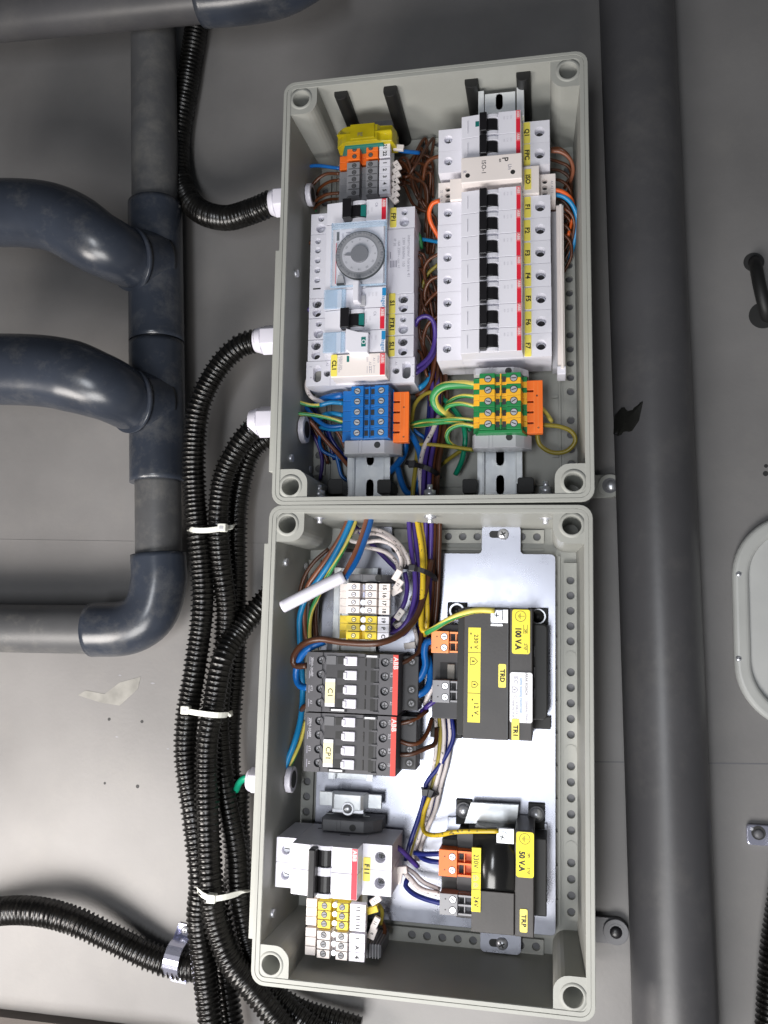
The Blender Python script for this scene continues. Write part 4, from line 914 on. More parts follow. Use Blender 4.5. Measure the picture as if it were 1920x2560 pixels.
# F11
end_clamp('dark grey end clamp standing above breaker F11', LF, 800, 2052, 948, 2081, 62, 'dgrey', (881.5, 2070), 33)
HA, HB2 = 85, 100
X = dict(L0=px(690, 2155, HA), L1=px(739, 2160, HA), T0=px(776, 2180, HB2), T1=px(829, 2180, HB2), R0=px(878.7, 2185, HB2), R1=px(892.6, 2185, HB2), S0=px(905.5, 2170, HA),
         E=px(979, 2175, HA), LA=px(908, 2172, HA), LB=px(926, 2172, HA))
y1, y0 = py(945, 2111, HA), py(945, 2240, HA); ym = (y0 + y1) / 2; h2 = (y1 - y0) / 2
t = thing('double_circuit_breaker', 'white two pole breaker with joined black handle and yellow F11 label', 'circuit breaker', ((X['L0'] + X['E']) / 2, ym, 33), LF)
hl, hr = px(713.5, 2157, HA), px(950, 2175, HA)
for (ya, yb) in ((y0, ym), (ym, y1)):
    yc = (ya + yb) / 2
    part('pole_housing', breaker_body(X, ya, yb, HA, HB2, 36, [(hl, yc, 3.4, 5), (hr, yc, 4.0, 8)]), M['white'], t, bev=.45)
    screw(hl, yc, HA - 4.6, 3.0, t); screw(hr, yc, HA - 7, 3.0, t, cross=True, m_=M['dgrey'])
xa, xb = X['T0'], X['T1']; lv = (xb - xa) * .34
part('handle_bar', MB().box(xa, y0 + 1.2, HB2 - 4, xa + lv, y1 - 1.2, HB2 + 8), M['black'], t, bev=.9)
for (ya, yb) in ((y0, ym), (ym, y1)):
    yc = (ya + yb) / 2; hh = (yb - ya) / 2; cx = xa + (xb - xa) * .64; rr = (xb - xa) * .36; n = 8
    part('toggle', MB().ext([(cx + rr * math.cos(math.pi * k / n), HB2 - 3 + rr * .5 * math.sin(math.pi * k / n)) for k in range(n + 1)], yc - hh * .66, yc + hh * .66, 'y'), M['black'], t, bev=.5)
    for q in (yc - hh * .84, yc + hh * .84):
        part('toggle_guard', MB().ext([(cx + (rr + .4) * math.cos(math.pi * k / n), HB2 - 2 + rr * .55 * math.sin(math.pi * k / n)) for k in range(n + 1)], q - 1.6, q + 1.6, 'y'), M['white'], t, bev=.3)
s = part('red_strip', MB().box(X['R0'], y0 + .6, HB2 - 1, X['R1'], y1 - .6, HB2 + .3), M['red'], t)
s2 = part('logo_panel', MB().box(X['R0'] + .1, y1 - 9.5, HB2, X['R1'] - .1, y1 - .9, HB2 + .4), M['pink'], s); text('ABB', 3.0, (X['R0'] + X['R1']) / 2, y1 - 5.5, HB2 + .5, s2, M['wink'], bold=.1)
for s_, u, v, z in (('S202', 868, 2165, 1.8), ('C10', 860, 2168, 2.4), ('400', 852, 2176, 1.6), ('230V', 846, 2207, 1.4)): pt(s_, u, v, HB2, z, t, 'lgink', fr=LF, bold=0, name='rating_print')
ya, yb = py(917, 2203, HA), py(917, 2143, HA)
sticker(t, 'F11', X['LA'], ya, X['LB'], yb, HA)
part('side_groove', MB().box(X['L1'] + 8, y1 - .2, 50, X['L1'] + 26, y1 + .12, 52).box(X['L1'] + 30, y1 - .2, 64, X['L1'] + 38, y1 + .12, 66), M['dgrey'], t)
# terminals under F11
hz_ = 86
US = dict(a=763, b=788, s1=809.5, c0=825, c1=841, s2=854, y=873, z=875)
yA = [py(810, v, hz_) for v in (2264, 2286.5, 2309.5)]; pA = (yA[0] - yA[2]) / 2
yW = [py(810, v, hz_) for v in (2337.5, 2361, 2384.5)]; pW = (yW[0] - yW[2]) / 2
for k in range(6):
    yc = yA[k] if k < 3 else yW[k - 3]; pp = pA if k < 3 else pW; c = 'yellow2' if k < 3 else 'white2'
    US2 = dict(US); US2['a'] = 788; US2['b'] = 790
    nm = ('yellow terminal block tagged 11, %s of three under breaker F11' % ('topmost', 'middle', 'lowest')[k]) if k < 3 else ('white terminal block tagged %s, %s of the three lowest terminals' % (('1', 'A', '4')[k - 3], ('topmost', 'middle', 'lowest')[k - 3]))
    t, P = terminal('terminal_block', nm, 'terminal blocks under breaker F11', LF, yc - pp / 2, yc + pp / 2, hz_, 66, US2, c, 2320, 33, r=2.1, smat='grey', copper=False)
    a_, b_ = px(764, 2320, hz_ - 3), px(789, 2320, hz_ - 2)
    part('side_tag', MB().box(a_, yc - pp / 2 + .2, 60, b_, yc + pp / 2 - .2, hz_ - 3), M['white2'], t, bev=.3)
    text('11' if k < 3 else '', 2.0, (a_ + b_) / 2, yc, hz_ - 2.9, t, M['gink']) if k < 3 else None
    marker(t, ('11', '11', '11', '1', 'A', '4')[k], LF, 874, 913, yc - pp / 2, yc + pp / 2, hz_, 2320, m_='white')
    for q1, q2 in ((P['s1'] - 5.5, P['c0'] + .2), (P['c1'], P['s2'] + 6)): part('moulding_line', MB().box(q1, yc + pp / 2 - .7, hz_ - .3, q2, yc + pp / 2 - .25, hz_ + .12), M['slot'], t)
    part('bridge_screw', MB().cyl((P['c0'] + P['c1']) / 2, yc, hz_ - 9, hz_ - 3, 2.0, 12), M['steel'], t)
x0, y0, x1, y1 = rect(905, 2356, 952, 2396, 70)
t = thing('end_clamp', 'dark grey ribbed end clamp beside the lowest white terminals', 'end clamp', (x0, y0, 40), LF, 'end clamps on the rails')
part('clamp_body', MB().box(x0, y0, 36, x1, y1 - 2, 68), M['dgrey'], t, bev=.5)
for k in range(5): part('rib', MB().box(x0 + 3.4 + k * 2.2, y0 - .4, 40, x0 + 4.3 + k * 2.2, y1 - 1.4, 69), M['grey'], t)
part('foot', MB().box(px(823, 2405, 60), py(860, 2428, 60), 36, px(912, 2405, 60), py(860, 2404, 60), 58), M['grey'], t, bev=.6)
post(782, 2428, 48, w=9, lab='dark square post left of the rail end at the bottom of the lower box', fr=LF, m_='dark2')
post(920, 2440, 48, w=9.5, lab='dark square post right of the rail end at the bottom of the lower box', fr=LF, m_='dark2')

# ------------------------------------------------------------------ transformers
def plug(label, u0, v0, u1, v1, h, m_, fr=LF, grp='plug terminals on the transformers'):
    x0, y0, x1, y1 = rect(u0, v0, u1, v1, h); L = x1 - x0; Hh = y1 - y0; ym = (y0 + y1) / 2
    t = thing('plug_terminal', label, 'plug terminal', ((x0 + x1) / 2, ym, h - 22), LF, grp)
    part('plug_body', MB().box(x0, y0, h - 20, x0 + L * .56, y1, h), M[m_], t, bev=.35)
    mb = MB().box(x0 + L * .56, y0 + .2, h - 20, x1, y1 - .2, h - 7)
    part('socket', mb, M[m_], t, bev=.3)
    for q in (y0 + .5, ym - .7, y1 - 1.9): part('wall', MB().box(x0 + L * .58, q, h - 8, x1 - .2, q + 1.4, h - .8), M[m_], t)
    part('cross_wall', MB().box(x0 + L * .76, y0 + .6, h - 8, x0 + L * .79, y1 - .6, h - 2), M[m_], t)
    for k, yc in enumerate(((y0 + ym) / 2, (ym + y1) / 2)):
        part('screw_rim', MB().cyl(x0 + L * .41, yc, h - .5, h + .1, 2.9, 18), M['slot'], t); screw(x0 + L * .41, yc, h - .5, 2.6, t)
        part('test_hole', MB().cyl(x0 + L * .18, yc, h - .5, h + .08, .55, 10), M['slot'], t)
        part('contact_window', MB().box(x0 + L * .60, yc - 3, h - 8, x0 + L * .74, yc + 3, h - 5.5), M['ink'], t)
    return t
HTt = 80
def label_strip(t, u0, v0, u1, v1, h, cells, m_='vyellow'):
    (x0, ya), (x1, yb) = at(u0, v0, h), at(u1, v1, h)
    l = part('label_strip', MB().box(x0, yb, h - .5, x1, ya, h + .3), M[m_], t)
    return l, x0, yb, x1, ya
def earth_symbol(l, cx, cy, z, r):
    ring = MB(); n = 28
    o = ring.add([(cx + r * math.cos(2 * math.pi * i / n), cy + r * math.sin(2 * math.pi * i / n), z) for i in range(n)]); q = ring.add([(cx + (r - .35) * math.cos(2 * math.pi * i / n), cy + (r - .35) * math.sin(2 * math.pi * i / n), z) for i in range(n)])
    for i in range(n): j = (i + 1) % n; ring.face([o[i], o[j], q[j], q[i]])
    for (a, b, c, d) in ((-.1, -.15, r * .75, .15), (-.4, -r * .55, -.1, r * .55), (-1.1, -r * .36, -.8, r * .36), (-1.8, -r * .18, -1.5, r * .18)):
        k = ring.add([(cx + a, cy + b, z), (cx + c, cy + b, z), (cx + c, cy + d, z), (cx + a, cy + d, z)]); ring.face(k)
    part('earth_symbol', ring, M['ink'], l)
def house_symbol(l, cx, cy, z, r=2.6, m_='ink'):
    mb = MB()
    P2 = [(-r, -r), (r * .2, -r), (r * 1.2, 0), (r * .2, r), (-r, r)]
    for i in range(5):
        a, b = Vector(P2[i]), Vector(P2[(i + 1) % 5]); d = (b - a).normalized(); nn = Vector((-d.y, d.x)) * .22
        k = mb.add([(cx + p.x, cy + p.y, z) for p in (a - nn, b - nn, b + nn, a + nn)]); mb.face(k)
    k = mb.add([(cx + a, cy + b, z) for a, b in ((-r * .5, -.5), (r * .3, -.5), (r * .3, .5), (-r * .5, .5))]); mb.face(k)
    part('house_symbol', mb, M[m_], l)
# TRD, 100 V.A
x0, y0, x1, y1 = rect(1158, 1518, 1272, 1849, HTt)
t = thing('transformer', 'large black transformer with yellow 100 V.A sticker and TRD label', 'transformer', ((x0 + x1) / 2, (y0 + y1) / 2, HP), LF)
xr = px(1331, 1700, HTt); xL = px(1143, 1700, HTt - 12)
part('core', MB().box(x0, y0, HP + 3, x1, y1, HTt), M['trafo'], t, bev=.7)
part('core_flange', MB().box(x1 + .03, y0 + .3, HP + 3, xr, y1 - .3, HTt - 1.2), M['trafo'], t, bev=.7)
part('lamination_edge', MB().box(x1 - 1.2, y0 + 1, HTt - 1, x1 - .5, y1 - 1, HTt + .35), M['black'], t)
part('bobbin_side', MB().box(xL, y0 + 1, HP + 2, x0 - .05, y1 - 1, HTt - 12), M['blackmatt'], t, bev=.6)
xl_, yl_, xr_, yr_ = rect(1080, 1560, 1145, 1798, 58)
part('terminal_carrier', MB().box(xl_, yl_, HP + 1, xL + 2, yr_, 55), M['dark2'], t, bev=.6)
a, b, c, d = rect(1100, 1657, 1140, 1700, 56); part('coil_window', MB().box(a, b, 54, c, d, 55.4), M['ink'], t); part('coil', MB().box(a + 6, b + 1, 54.5, c - 1, d - 1, 57), M['smear'], t, bev=.5)
a, b, c, d = rect(1325, 1560, 1369, 1800, 62); part('coil_cover', MB().prism(rrect(xr - 10, b, c, d, 4), HP + 1, 62), M['blackmatt'], t, bev=1.0)
for v in (1628, 1680, 1733):
    q0, q1, q2, q3 = rect(1329, v - 12, 1338, v + 14, 63); part('rib', MB().box(q0, q1, 60, q2, q3, 63.4), M['black'], t)
for (u, v, r_, m_) in ((1344.5, 1541, 5.4, 'black'), (1140, 1527, 5, 'black')):
    a, b = at(u, v, 40); part('foot', MB().box(a - 8, b - 7, HP + .2, a + 8, b + 7, 33), M['blackmatt'], t, bev=.5); w_ = part('washer', MB().cyl(a, b, 33, 34.4, 6.4, 24), M['steel'], t); part('screw', MB().dome(a, b, 34, r_, 3.6), M['black'], t)
a, b = at(1345, 1812, 40); part('foot', MB().box(a - 10, b - 4, HP + .2, a + 10, b + 6, 34), M['blackmatt'], t, bev=.5)
a, b = at(1110, 1822, 40); part('foot', MB().box(a - 12, b - 8, HP + .2, a + 14, b + 8, 34), M['blackmatt'], t, bev=.5)
a, b, c, d = rect(1170, 1569, 1201, 1806, HTt)
l = part('label_strip', MB().box(a, b, HTt - .5, c, d, HTt + .3), M['vyellow'], t)
z = HTt + .36
for v in (1631.5, 1733): q = py(1186, v, HTt); part('print_line', MB().box(a + .1, q - .2, z - .1, c - .1, q + .2, z + .02), M['ink'], l)
for s_, v, sz in (('230 V', 1604, 3.1), ('12 V', 1771, 3.4)): q = at(1190, v, HTt); text(s_, sz, q[0], q[1], z, l, M['ink'], bold=.06)
for u, v in ((1177.5, 1584), (1178, 1619), (1181, 1749), (1181, 1789)): q = at(u, v, HTt); part('print_dot', MB().box(q[0] - .5, q[1] - .7, z - .05, q[0] + .5, q[1] + .7, z + .01), M['ink'], l)
q = at(1184, 1653, HTt); house_symbol(l, q[0], q[1], z)
q = at(1187, 1711, HTt); house_symbol(l, q[0], q[1], z, 2.2)
a, b, c, d = rect(1280, 1524, 1325, 1635, HTt)
l = part('rating_label', MB().prism(rrect(a, b, c, d, 1.8), HTt - 1.4, HTt + .1), M['vyellow'], t); z = HTt + .18
q = at(1301.5, 1540.5, HTt); earth_symbol(l, q[0], q[1], z, 4.2)
q = at(1295, 1596, HTt); text('100 V.A', 4.2, q[0], q[1], z, l, M['ink'], bold=.28, sx=.82)
for s_, v in (('כת', 1578), ('ברק', 1617)): q = at(1314, v, HTt); text(s_, 2.0, q[0], q[1], z, l, M['ink'], bold=.05)
for u, va, vb in ((1319, 1562, 1584), (1319, 1612, 1632), (1309, 1562, 1584)): q = at(u, va, HTt), at(u, vb, HTt); part('print_line', MB().box(q[0][0] - .15, q[1][1], z - .05, q[0][0] + .15, q[0][1], z), M['ink'], l)
a, b, c, d = rect(1246, 1660, 1265, 1719, HTt); sticker(t, 'TRD', a, b, c, d, HTt, size=3.4)
a, b, c, d = rect(1274.5, 1681, 1331, 1807, HTt)
l = part('data_label', MB().prism(rrect(a, b, c, d, 1.8), HTt - 1.3, HTt + .2), M['paper'], t); z = HTt + .27
for s_, u, v, sz, mm_ in (('BARAK KOACH', 1316, 1708, 1.9, 'dark'), ('safety isolating transformer', 1303, 1739, 1.75, 'bink'), ('GENERAL TRAFO', 1316, 1779, 1.6, 'gink'), ('IEC', 1289, 1699, 3.2, 'gink'), ('61558-2-6', 1292, 1770, 1.7, 'gink'), ('50/60 Hz  IP 00', 1283, 1772, 1.5, 'gink')):
    q = at(u, v, HTt); text(s_, sz, q[0], q[1], z, l, M[mm_], bold=.02, sx=.9)
q = at(1287, 1724, HTt); house_symbol(l, q[0], q[1], z, 2.0, 'gink'); q = at(1287, 1742, HTt); house_symbol(l, q[0], q[1], z, 1.4, 'lgink')
a, b, c, d = rect(1279, 1797, 1298, 1851, HTt); b = max(b, y0 + .2)
sticker(t, 'TR1', a, b, c, d, HTt + .2, size=3.4, dy=-1)
a, b, c, d = rect(1226, 1523, 1270, 1557, HTt + 5)
k_ = part('earth_clip', MB().box(a, b, HTt - .5, c, d, HTt + 1).box(a, b + 1.5, HTt + 1, a + (c - a) * .68, d - .5, HTt + 4), M['steel'], t, bev=.4)
q = at(1241, 1538, HTt + 5); part('washer', MB().cyl(q[0], q[1], HTt + 3.8, HTt + 4.8, 3.8, 20), M['steel'], t); screw(q[0], q[1], HTt + 4.8, 2.8, t, cross=True)
part('clip_lip', MB().box(a, b - 2.5, HTt - .3, a + (c - a) * .7, b - .6, HTt + 2), M['steel'], t, bev=.4)
plug('pale orange two way plug at the 230 V side of the large transformer', 1078, 1578, 1157, 1633, 66, 'orange2')
plug('grey two way plug at the 12 V side of the large transformer', 1081, 1701, 1158, 1757, 66, 'grey')
# TRP, 50 V.A
HT2 = 82
x0, y0, x1, y1 = rect(1179, 2088, 1286, 2335, HT2)
t = thing('transformer', 'smaller black transformer with curved glossy cover, yellow 50 V.A sticker and TRP label', 'transformer', ((x0 + x1) / 2, (y0 + y1) / 2, HP), LF)
xr = px(1335, 2210, HT2); yb_t = py(1310, 2077, HT2)
ysp = py(1230, 2227, HT2)
part('core', MB().box(x0, y0, HP + 4, x1, ysp - .4, HT2), M['trafo'], t, bev=.6)
n = 24; prof = []
for k in range(n + 1):
    a = k / n; prof.append((ysp + (y1 - ysp) * a, HT2 - 1.2 + 2.6 * math.sin(math.pi * min(1, a * 1.05)) - 4.0 * a * a))
prof = [(ysp, HP + 4)] + prof + [(y1, HP + 4)]
part('bent_cover', MB().ext(prof, x0 + .2, x1 - .2, 'x', sm=True), mat('glossy_black_lacquer', (0.012, 0.012, 0.012), 0.2, var=.1, bump=.6, bscale=30), t)
part('core_flange', MB().box(x1 + .03, y0 - .8, HP + 4, xr, yb_t, HT2 - 1.5), M['trafo'], t, bev=.7)
a, b, c, d = rect(1330, 2096, 1367, 2291, 58); part('coil_cover', MB().box(xr - 8, b, HP + 1, c, d, 58), M['blackmatt'], t, bev=.9)
a, b, c, d = rect(1140, 2085, 1180, 2300, 60); part('bobbin_side', MB().box(a, b, HP + 2, x0 - .05, d, 56), M['dark2'], t, bev=.6)
xa, ya = at(1100, 2190, 56); part('terminal_carrier', MB().box(px(1103, 2200, 56), py(1140, 2285, 56), HP + 1, a, py(1140, 2100, 56), 54), M['blackmatt'], t, bev=.5)
a, b, c, d = rect(1118, 2052, 1368, 2100, 33); part('foot_plate', MB().box(a, b, HP + .2, c, d, 30), M['plate'], t, bev=.4)
pb_ = [at(u, v, 44) for u, v in ((1159, 2060), (1292, 2064), (1297, 2013), (1177, 2007))]
part('top_bracket', MB().prism(pb_, 40, 42.5), M['zinc'], t, bev=.4)
part('bracket_web', MB().box(pb_[0][0] + 4, pb_[0][1] - 5, 31, pb_[1][0] - 1, pb_[0][1] - 1, 41), M['blackmatt'], t)
for u, v in ((1158, 2028), (1341, 2038)):
    a, b = at(u, v, 36); part('foot_lug', MB().box(a - 6.5, b - 12, HP + .3, a + 6.5, b + 8, 30.5), M['blackmatt'], t, bev=.6); part('washer', MB().cyl(a, b, 30, 33, 6.4, 24), M['dgrey'], t, bev=.3); q_ = part('screw', MB().dome(a, b, 33, 5.0, 4.4, 18), M['steel'], t)
a, b, c, d = rect(1179.5, 2118.5, 1202, 2278, HT2 + .5)
l = part('label_strip', MB().box(a, b, HT2 - .5, c, d, HT2 + 1.9), M['vyellow'], t); z = HT2 + 1.96
for v in (2180, 2222): q = py(1190, v, HT2); part('print_line', MB().box(a + .1, q - .2, z - .1, c - .1, q + .2, z + .02), M['ink'], l)
for s_, v, sz in (('230V', 2151, 3.7), ('24V', 2252, 3.7)): q = at(1190, v, HT2); text(s_, sz, q[0], q[1], z, l, M['ink'], bold=.06, sx=.85)
q = at(1190, 2193, HT2); house_symbol(l, q[0], q[1], z, 1.7, 'gink'); q = at(1190, 2211, HT2); house_symbol(l, q[0], q[1], z, 1.4, 'gink')
a, b, c, d = rect(1290, 2081, 1334.5, 2195, HT2)
l = part('rating_label', MB().prism(rrect(a, b, c, d, 1.8), HT2 - 1.6, HT2 - .9), M['vyellow'], t); z = HT2 - .8
q = at(1312, 2098, HT2); earth_symbol(l, q[0], q[1], z, 4.0)
q = at(1304, 2154, HT2); text('50 V.A', 4.0, q[0], q[1], z, l, M['ink'], bold=.28, sx=.85)
for s_, v in (('כת', 2139), ('ברק', 2178)): q = at(1322, v, HT2); text(s_, 2.0, q[0], q[1], z, l, M['ink'], bold=.05)
a, b, c, d = rect(1299.5, 2273, 1318.5, 2331, HT2 - 1); sticker(t, 'TRP', a, b, c, d, HT2 - 1.3, size=3.4, m_='yellow')
a, b, c, d = rect(1241, 2073, 1285, 2111, HT2 + 4)
part('earth_clip', MB().box(a, b, HT2 - .5, c, d, HT2 + 1.8), M['steel'], t, bev=.4); q = at(1255.5, 2094, HT2 + 5)
part('washer', MB().cyl(q[0], q[1], HT2 + 1, HT2 + 3, 3.7, 20), M['steel'], t); screw(q[0], q[1], HT2 + 3, 2.8, t, cross=True)
plug('orange two way plug at the 230V side of the smaller transformer', 1097, 2126, 1179, 2193, 66, 'orange')
plug('grey two way plug at the 24V side of the smaller transformer', 1099, 2236, 1179, 2290, 66, 'grey')

# ------------------------------------------------------------------ glands, pipes, conduits
def axis_ring(p, d, r0, r1, L, n=20):
    mb = MB(); mb.tube([p, p + d * L], r0, n=n, rfun=(lambda s_: r0 + (r1 - r0) * s_ / L), smooth_path=True, step=L / 2); return mb
def gland(label, fr, u, v, h, r, L, hexr, tipd=None, flange=2.5):
    x, y = at(u, v, h, fr); p = Vector((x, y, h))
    t = thing('cable_gland', label, 'cable gland', (x, y, h), fr, 'white cable glands')
    mb = MB(); mb.cyl(y, h, x - L * .45, x + 10, r * 1.12, 6, axis='x'); part('hex_body', mb, M['gland'], t, bev=1.0)
    mb = MB(); mb.cyl(y, h, x - L * .45 - .01, x - L, r, 24, r1=r * .82, axis='x'); part('cap_nut', mb, M['gland'], t, bev=.8)
    return t
gland('white cable gland on the left side near the top of the upper box', UF, 703, 506, 62, 12.5, 10, 13)
gland('white cable gland on the left side, middle of the upper box, curved conduit attached', UF, 676, 850, 62, 12, 14, 13)
gland('white cable gland on the left side at the foot of the upper box', UF, 668, 1055, 60, 12.5, 15, 13)
gland('small white cable gland with green wire on the left side of the lower box', LF, 634, 1950, 60, 9.5, 5, 10)
# their lock nuts inside
def locknut(label, fr, u, v, h, r, w_=5):
    x, y = at(u, v, h, fr); t = thing('gland_nut', label, 'lock nut', (x, y, h), fr, 'white lock nuts inside')
    part('nut', MB().cyl(y, h, 8.5, 8.5 + w_, r, 10, axis='x'), M['gland'], t, bev=.8)
    part('bore', MB().cyl(y, h, 8.5 + w_ - 1, 8.5 + w_ + .2, r * .62, 18, axis='x'), M['slot'], t)
locknut('white lock nut inside the left wall near the top of the upper box', UF, 745, 490, 56, 10)
locknut('white lock nut inside the left wall at the foot of the upper box', UF, 735, 1075, 56, 12)
locknut('white lock nut inside the left wall of the lower box with blue and yellow wires', LF, 700, 1946, 56, 11)
def pipe(name, label, cat, parts_, grp=None):
    p0 = parts_[0][1][0]; t = thing(name, label, cat, p0, LF, grp)
    for nm, pts, r, m_ in parts_:
        mb = MB().tube(pts, r if not callable(r) else 1, n=40, rfun=r if callable(r) else None, step=4)
        part(nm, mb, M[m_], t)
    return t
def A3(u, v, h): x, y = at(u, v, h); return (x, y, h)
def R_(px_w, h): return px_w / 2 / (FPX / (CZ - h)) * 1.0
# vertical pipe with two tees
hv = 38; rp = 21.5; rs = 25
def axis(v): return A3(384 + (396 - 384) * (v - 100) / 1200, v, hv)
pipe('drain_pipe', 'vertical grey plastic pipe run with two tee fittings and an elbow, left of the boxes', 'pipe', [
    ('upper_pipe', [axis(40), axis(560)], rp, 'pipe3'), ('tee', [axis(512), axis(856)], rs, 'pipe2'),
    ('middle_pipe', [axis(830), axis(900)], rp, 'pipe'), ('tee', [axis(860), axis(1205)], rs, 'pipe2'),
    ('lower_pipe', [axis(1200), axis(1400)], rp - 1, 'pipe3'),
    ('elbow', [A3(396, 1385, hv), A3(397, 1455, hv), A3(375, 1530, hv), A3(320, 1568, hv), A3(232, 1574, hv)], rs - 0.6, 'pipe2'),
    ('low_pipe', [A3(240, 1574, hv), A3(100, 1572, hv), A3(-200, 1568, hv)], rp + .3, 'pipe3')])
def bend(label, vt, k, rb):
    a = Vector(A3(392, vt, hv)); b = Vector(A3(322, vt - 8, 66)); c = Vector(A3(250, vt - 45, 88)); d = Vector(A3(110, vt - 90 - k, 96)); e = Vector(A3(-150, vt - 95 - k, 98))
    t = thing('pipe_bend', label, 'pipe bend', a, LF, 'thick bent pipes from the left')
    part('branch_socket', MB().tube([a, a.lerp(b, .98)], 27.5, n=40), M['pipe2'], t)
    part('socket_lip', MB().tube([a.lerp(b, .86), a.lerp(b, 1.0)], 28.6, n=40), M['pipe2'], t)
    part('bend', MB().tube([a.lerp(b, .8), b, c, d, e], 27, n=48, rfun=lambda s_: 25.2 + (rb - 25.2) * min(1, s_ / 60), step=3), M['pipe2'], t)
bend('thick blue grey bent pipe entering the upper tee from the left', 655, 26, 29.5)
bend('thick blue grey bent pipe entering the lower tee from the left', 1010, -8, 31)
# top pipe
a = A3(-150, 55, 80); b = A3(520, -12, 80); c = A3(640, -24, 80); d = A3(760, -60, 86)
pipe('drain_pipe', 'horizontal grey pipe crossing the top left corner into a dark elbow', 'pipe', [('pipe', [a, b], 22.5, 'pipe'), ('elbow', [A3(505, -10, 80), A3(600, -18, 80), A3(700, -40, 82), A3(800, -100, 90)], 26, 'pipe2')])
# right pipe
hr_ = 40; rr_ = 31
pipe('drain_pipe', 'long straight grey pipe running down right of the boxes', 'pipe', [('pipe', [A3(1583, -150, hr_), A3(1590, 0, hr_), A3(1640, 1250, hr_), A3(1688, 2560, hr_), A3(1692, 2700, hr_)], rr_, 'pipe')])
def on_pipe(u, v, lift=.6):
    ax = px(1590 + (1640 - 1590) * v / 1250, v, hr_)
    for k in range(800):
        h = 74 - k * .05; x, y = at(u, v, h); d2 = (rr_ + lift) ** 2 - (x - ax) ** 2
        if d2 > 0 and h <= hr_ + math.sqrt(d2): return x, y, h
    return x, y, h
TP = [(1533, 1085), (1536, 1040), (1553, 1020), (1607, 1004), (1597, 1052), (1580, 1077), (1545, 1090)]
mb = MB(); ring = []
cu_, cv_ = sum(p[0] for p in TP) / len(TP), sum(p[1] for p in TP) / len(TP)
n_ = len(TP); rows = [mb.add([on_pipe(cu_ + (p[0] - cu_) * f_, cv_ + (p[1] - cv_) * f_) for p in TP]) for f_ in (.02, .25, .5, .75, 1)]
for A_, B_ in zip(rows, rows[1:]):
    for i in range(n_): j = (i + 1) % n_; mb.face([A_[i], A_[j], B_[j], B_[i]])
tp = solo('tape_scrap', 'torn scrap of black tape stuck on the right pipe', 'tape', mb, M['tape'], fr=LF)
tp.modifiers.new('thickness', 'SOLIDIFY').thickness = 0.4 * S

def conduit(label, pts, r, pitch=4.2, grp='black ribbed conduits'):
    V3 = [A3(*p) for p in pts]
    def rf(s_):
        s_ = s_ + 1.1 * math.sin(s_ * .031 + r * 9) + .5 * math.sin(s_ * .11); f_ = (s_ % pitch) / pitch
        return r * (1 + .012 * math.sin(s_ * .05 + r * 5)) * (1.0 if f_ < .25 else .825 if f_ < .92 else .93)
    pth = path(V3, 2.0); L = 0; fine = [pth[0]]
    # resample so that every rib has four rings
    res = pitch / 6; acc = 0
    for p, q in zip(pth, pth[1:]):
        d = (q - p).length; n = max(1, round(d / res))
        for i in range(1, n + 1): fine.append(p.lerp(q, i / n))
    mb = MB().tube(fine, r, n=20, rfun=rf, smooth_path=False)
    # ribs are seen, so flat shading along them
    mb.smooth = [True] * len(mb.f)
    o = solo('corrugated_conduit', label, 'conduit', mb, M['conduit'], fr=LF, group=grp, org=V3[0])
    return o
conduit('black ribbed conduit hanging from the top behind the pipe and curving to the top gland', [(500, -40, 14), (492, 60, 14), (470, 200, 14), (446, 350, 16), (452, 450, 20), (490, 520, 30), (560, 545, 44), (630, 528, 56), (684, 505, 61)], 11.5)
conduit('black ribbed conduit from the middle gland, leftmost of the bundle', [(652, 850, 62), (600, 865, 62), (545, 920, 60), (500, 1010, 58), (485, 1120, 56), (488, 1250, 55), (503, 1400, 54), (507, 1520, 54), (490, 1660, 54), (470, 1790, 54), (466, 1900, 54), (486, 2050, 55), (503, 2200, 55), (498, 2300, 54), (515, 2450, 50), (535, 2620, 50)], 10.6)
conduit('black ribbed conduit from the foot gland of the upper box, second in the bundle', [(640, 1065, 58), (600, 1110, 58), (560, 1190, 56), (546, 1290, 54), (552, 1400, 50), (566, 1520, 44), (560, 1640, 40), (548, 1800, 40), (560, 1950, 40), (590, 2120, 38), (600, 2250, 36), (640, 2420, 34), (720, 2520, 30), (860, 2620, 30)], 10.4)
conduit('black ribbed conduit leaving behind the lower box and joining the bundle', [(690, 1470, 22), (645, 1520, 30), (595, 1580, 42), (556, 1650, 58), (535, 1760, 62), (520, 1850, 64), (517, 1950, 64), (520, 2060, 64), (526, 2200, 64), (538, 2300, 62), (575, 2400, 58), (640, 2480, 50), (720, 2580, 44)], 10.6)
conduit('black ribbed conduit behind the foot gland, mostly hidden in the bundle', [(670, 1090, 30), (625, 1130, 30), (598, 1230, 28), (590, 1330, 26), (590, 1500, 22), (588, 1640, 22), (575, 1800, 22), (575, 1950, 22), (595, 2100, 20), (580, 2250, 20), (560, 2400, 22), (590, 2640, 24)], 10.4)
conduit('black ribbed conduit rising beside the lower box edge under the green wire', [(600, 1940, 24), (596, 2030, 24), (600, 2150, 24), (608, 2300, 24), (640, 2440, 20), (740, 2520, 18), (900, 2570, 18)], 9.6)
conduit('black ribbed conduit sagging across the lower left wall into a metal clamp', [(-120, 2300, 26), (0, 2278, 30), (90, 2278, 32), (180, 2300, 30), (280, 2345, 24), (380, 2392, 16), (450, 2412, 13), (520, 2425, 13), (600, 2470, 13)], 12.2)
conduit('black ribbed conduit at the lower right edge of the picture', [(1975, 2120, 18), (1955, 2250, 14), (1935, 2400, 12), (1920, 2640, 12)], 11)
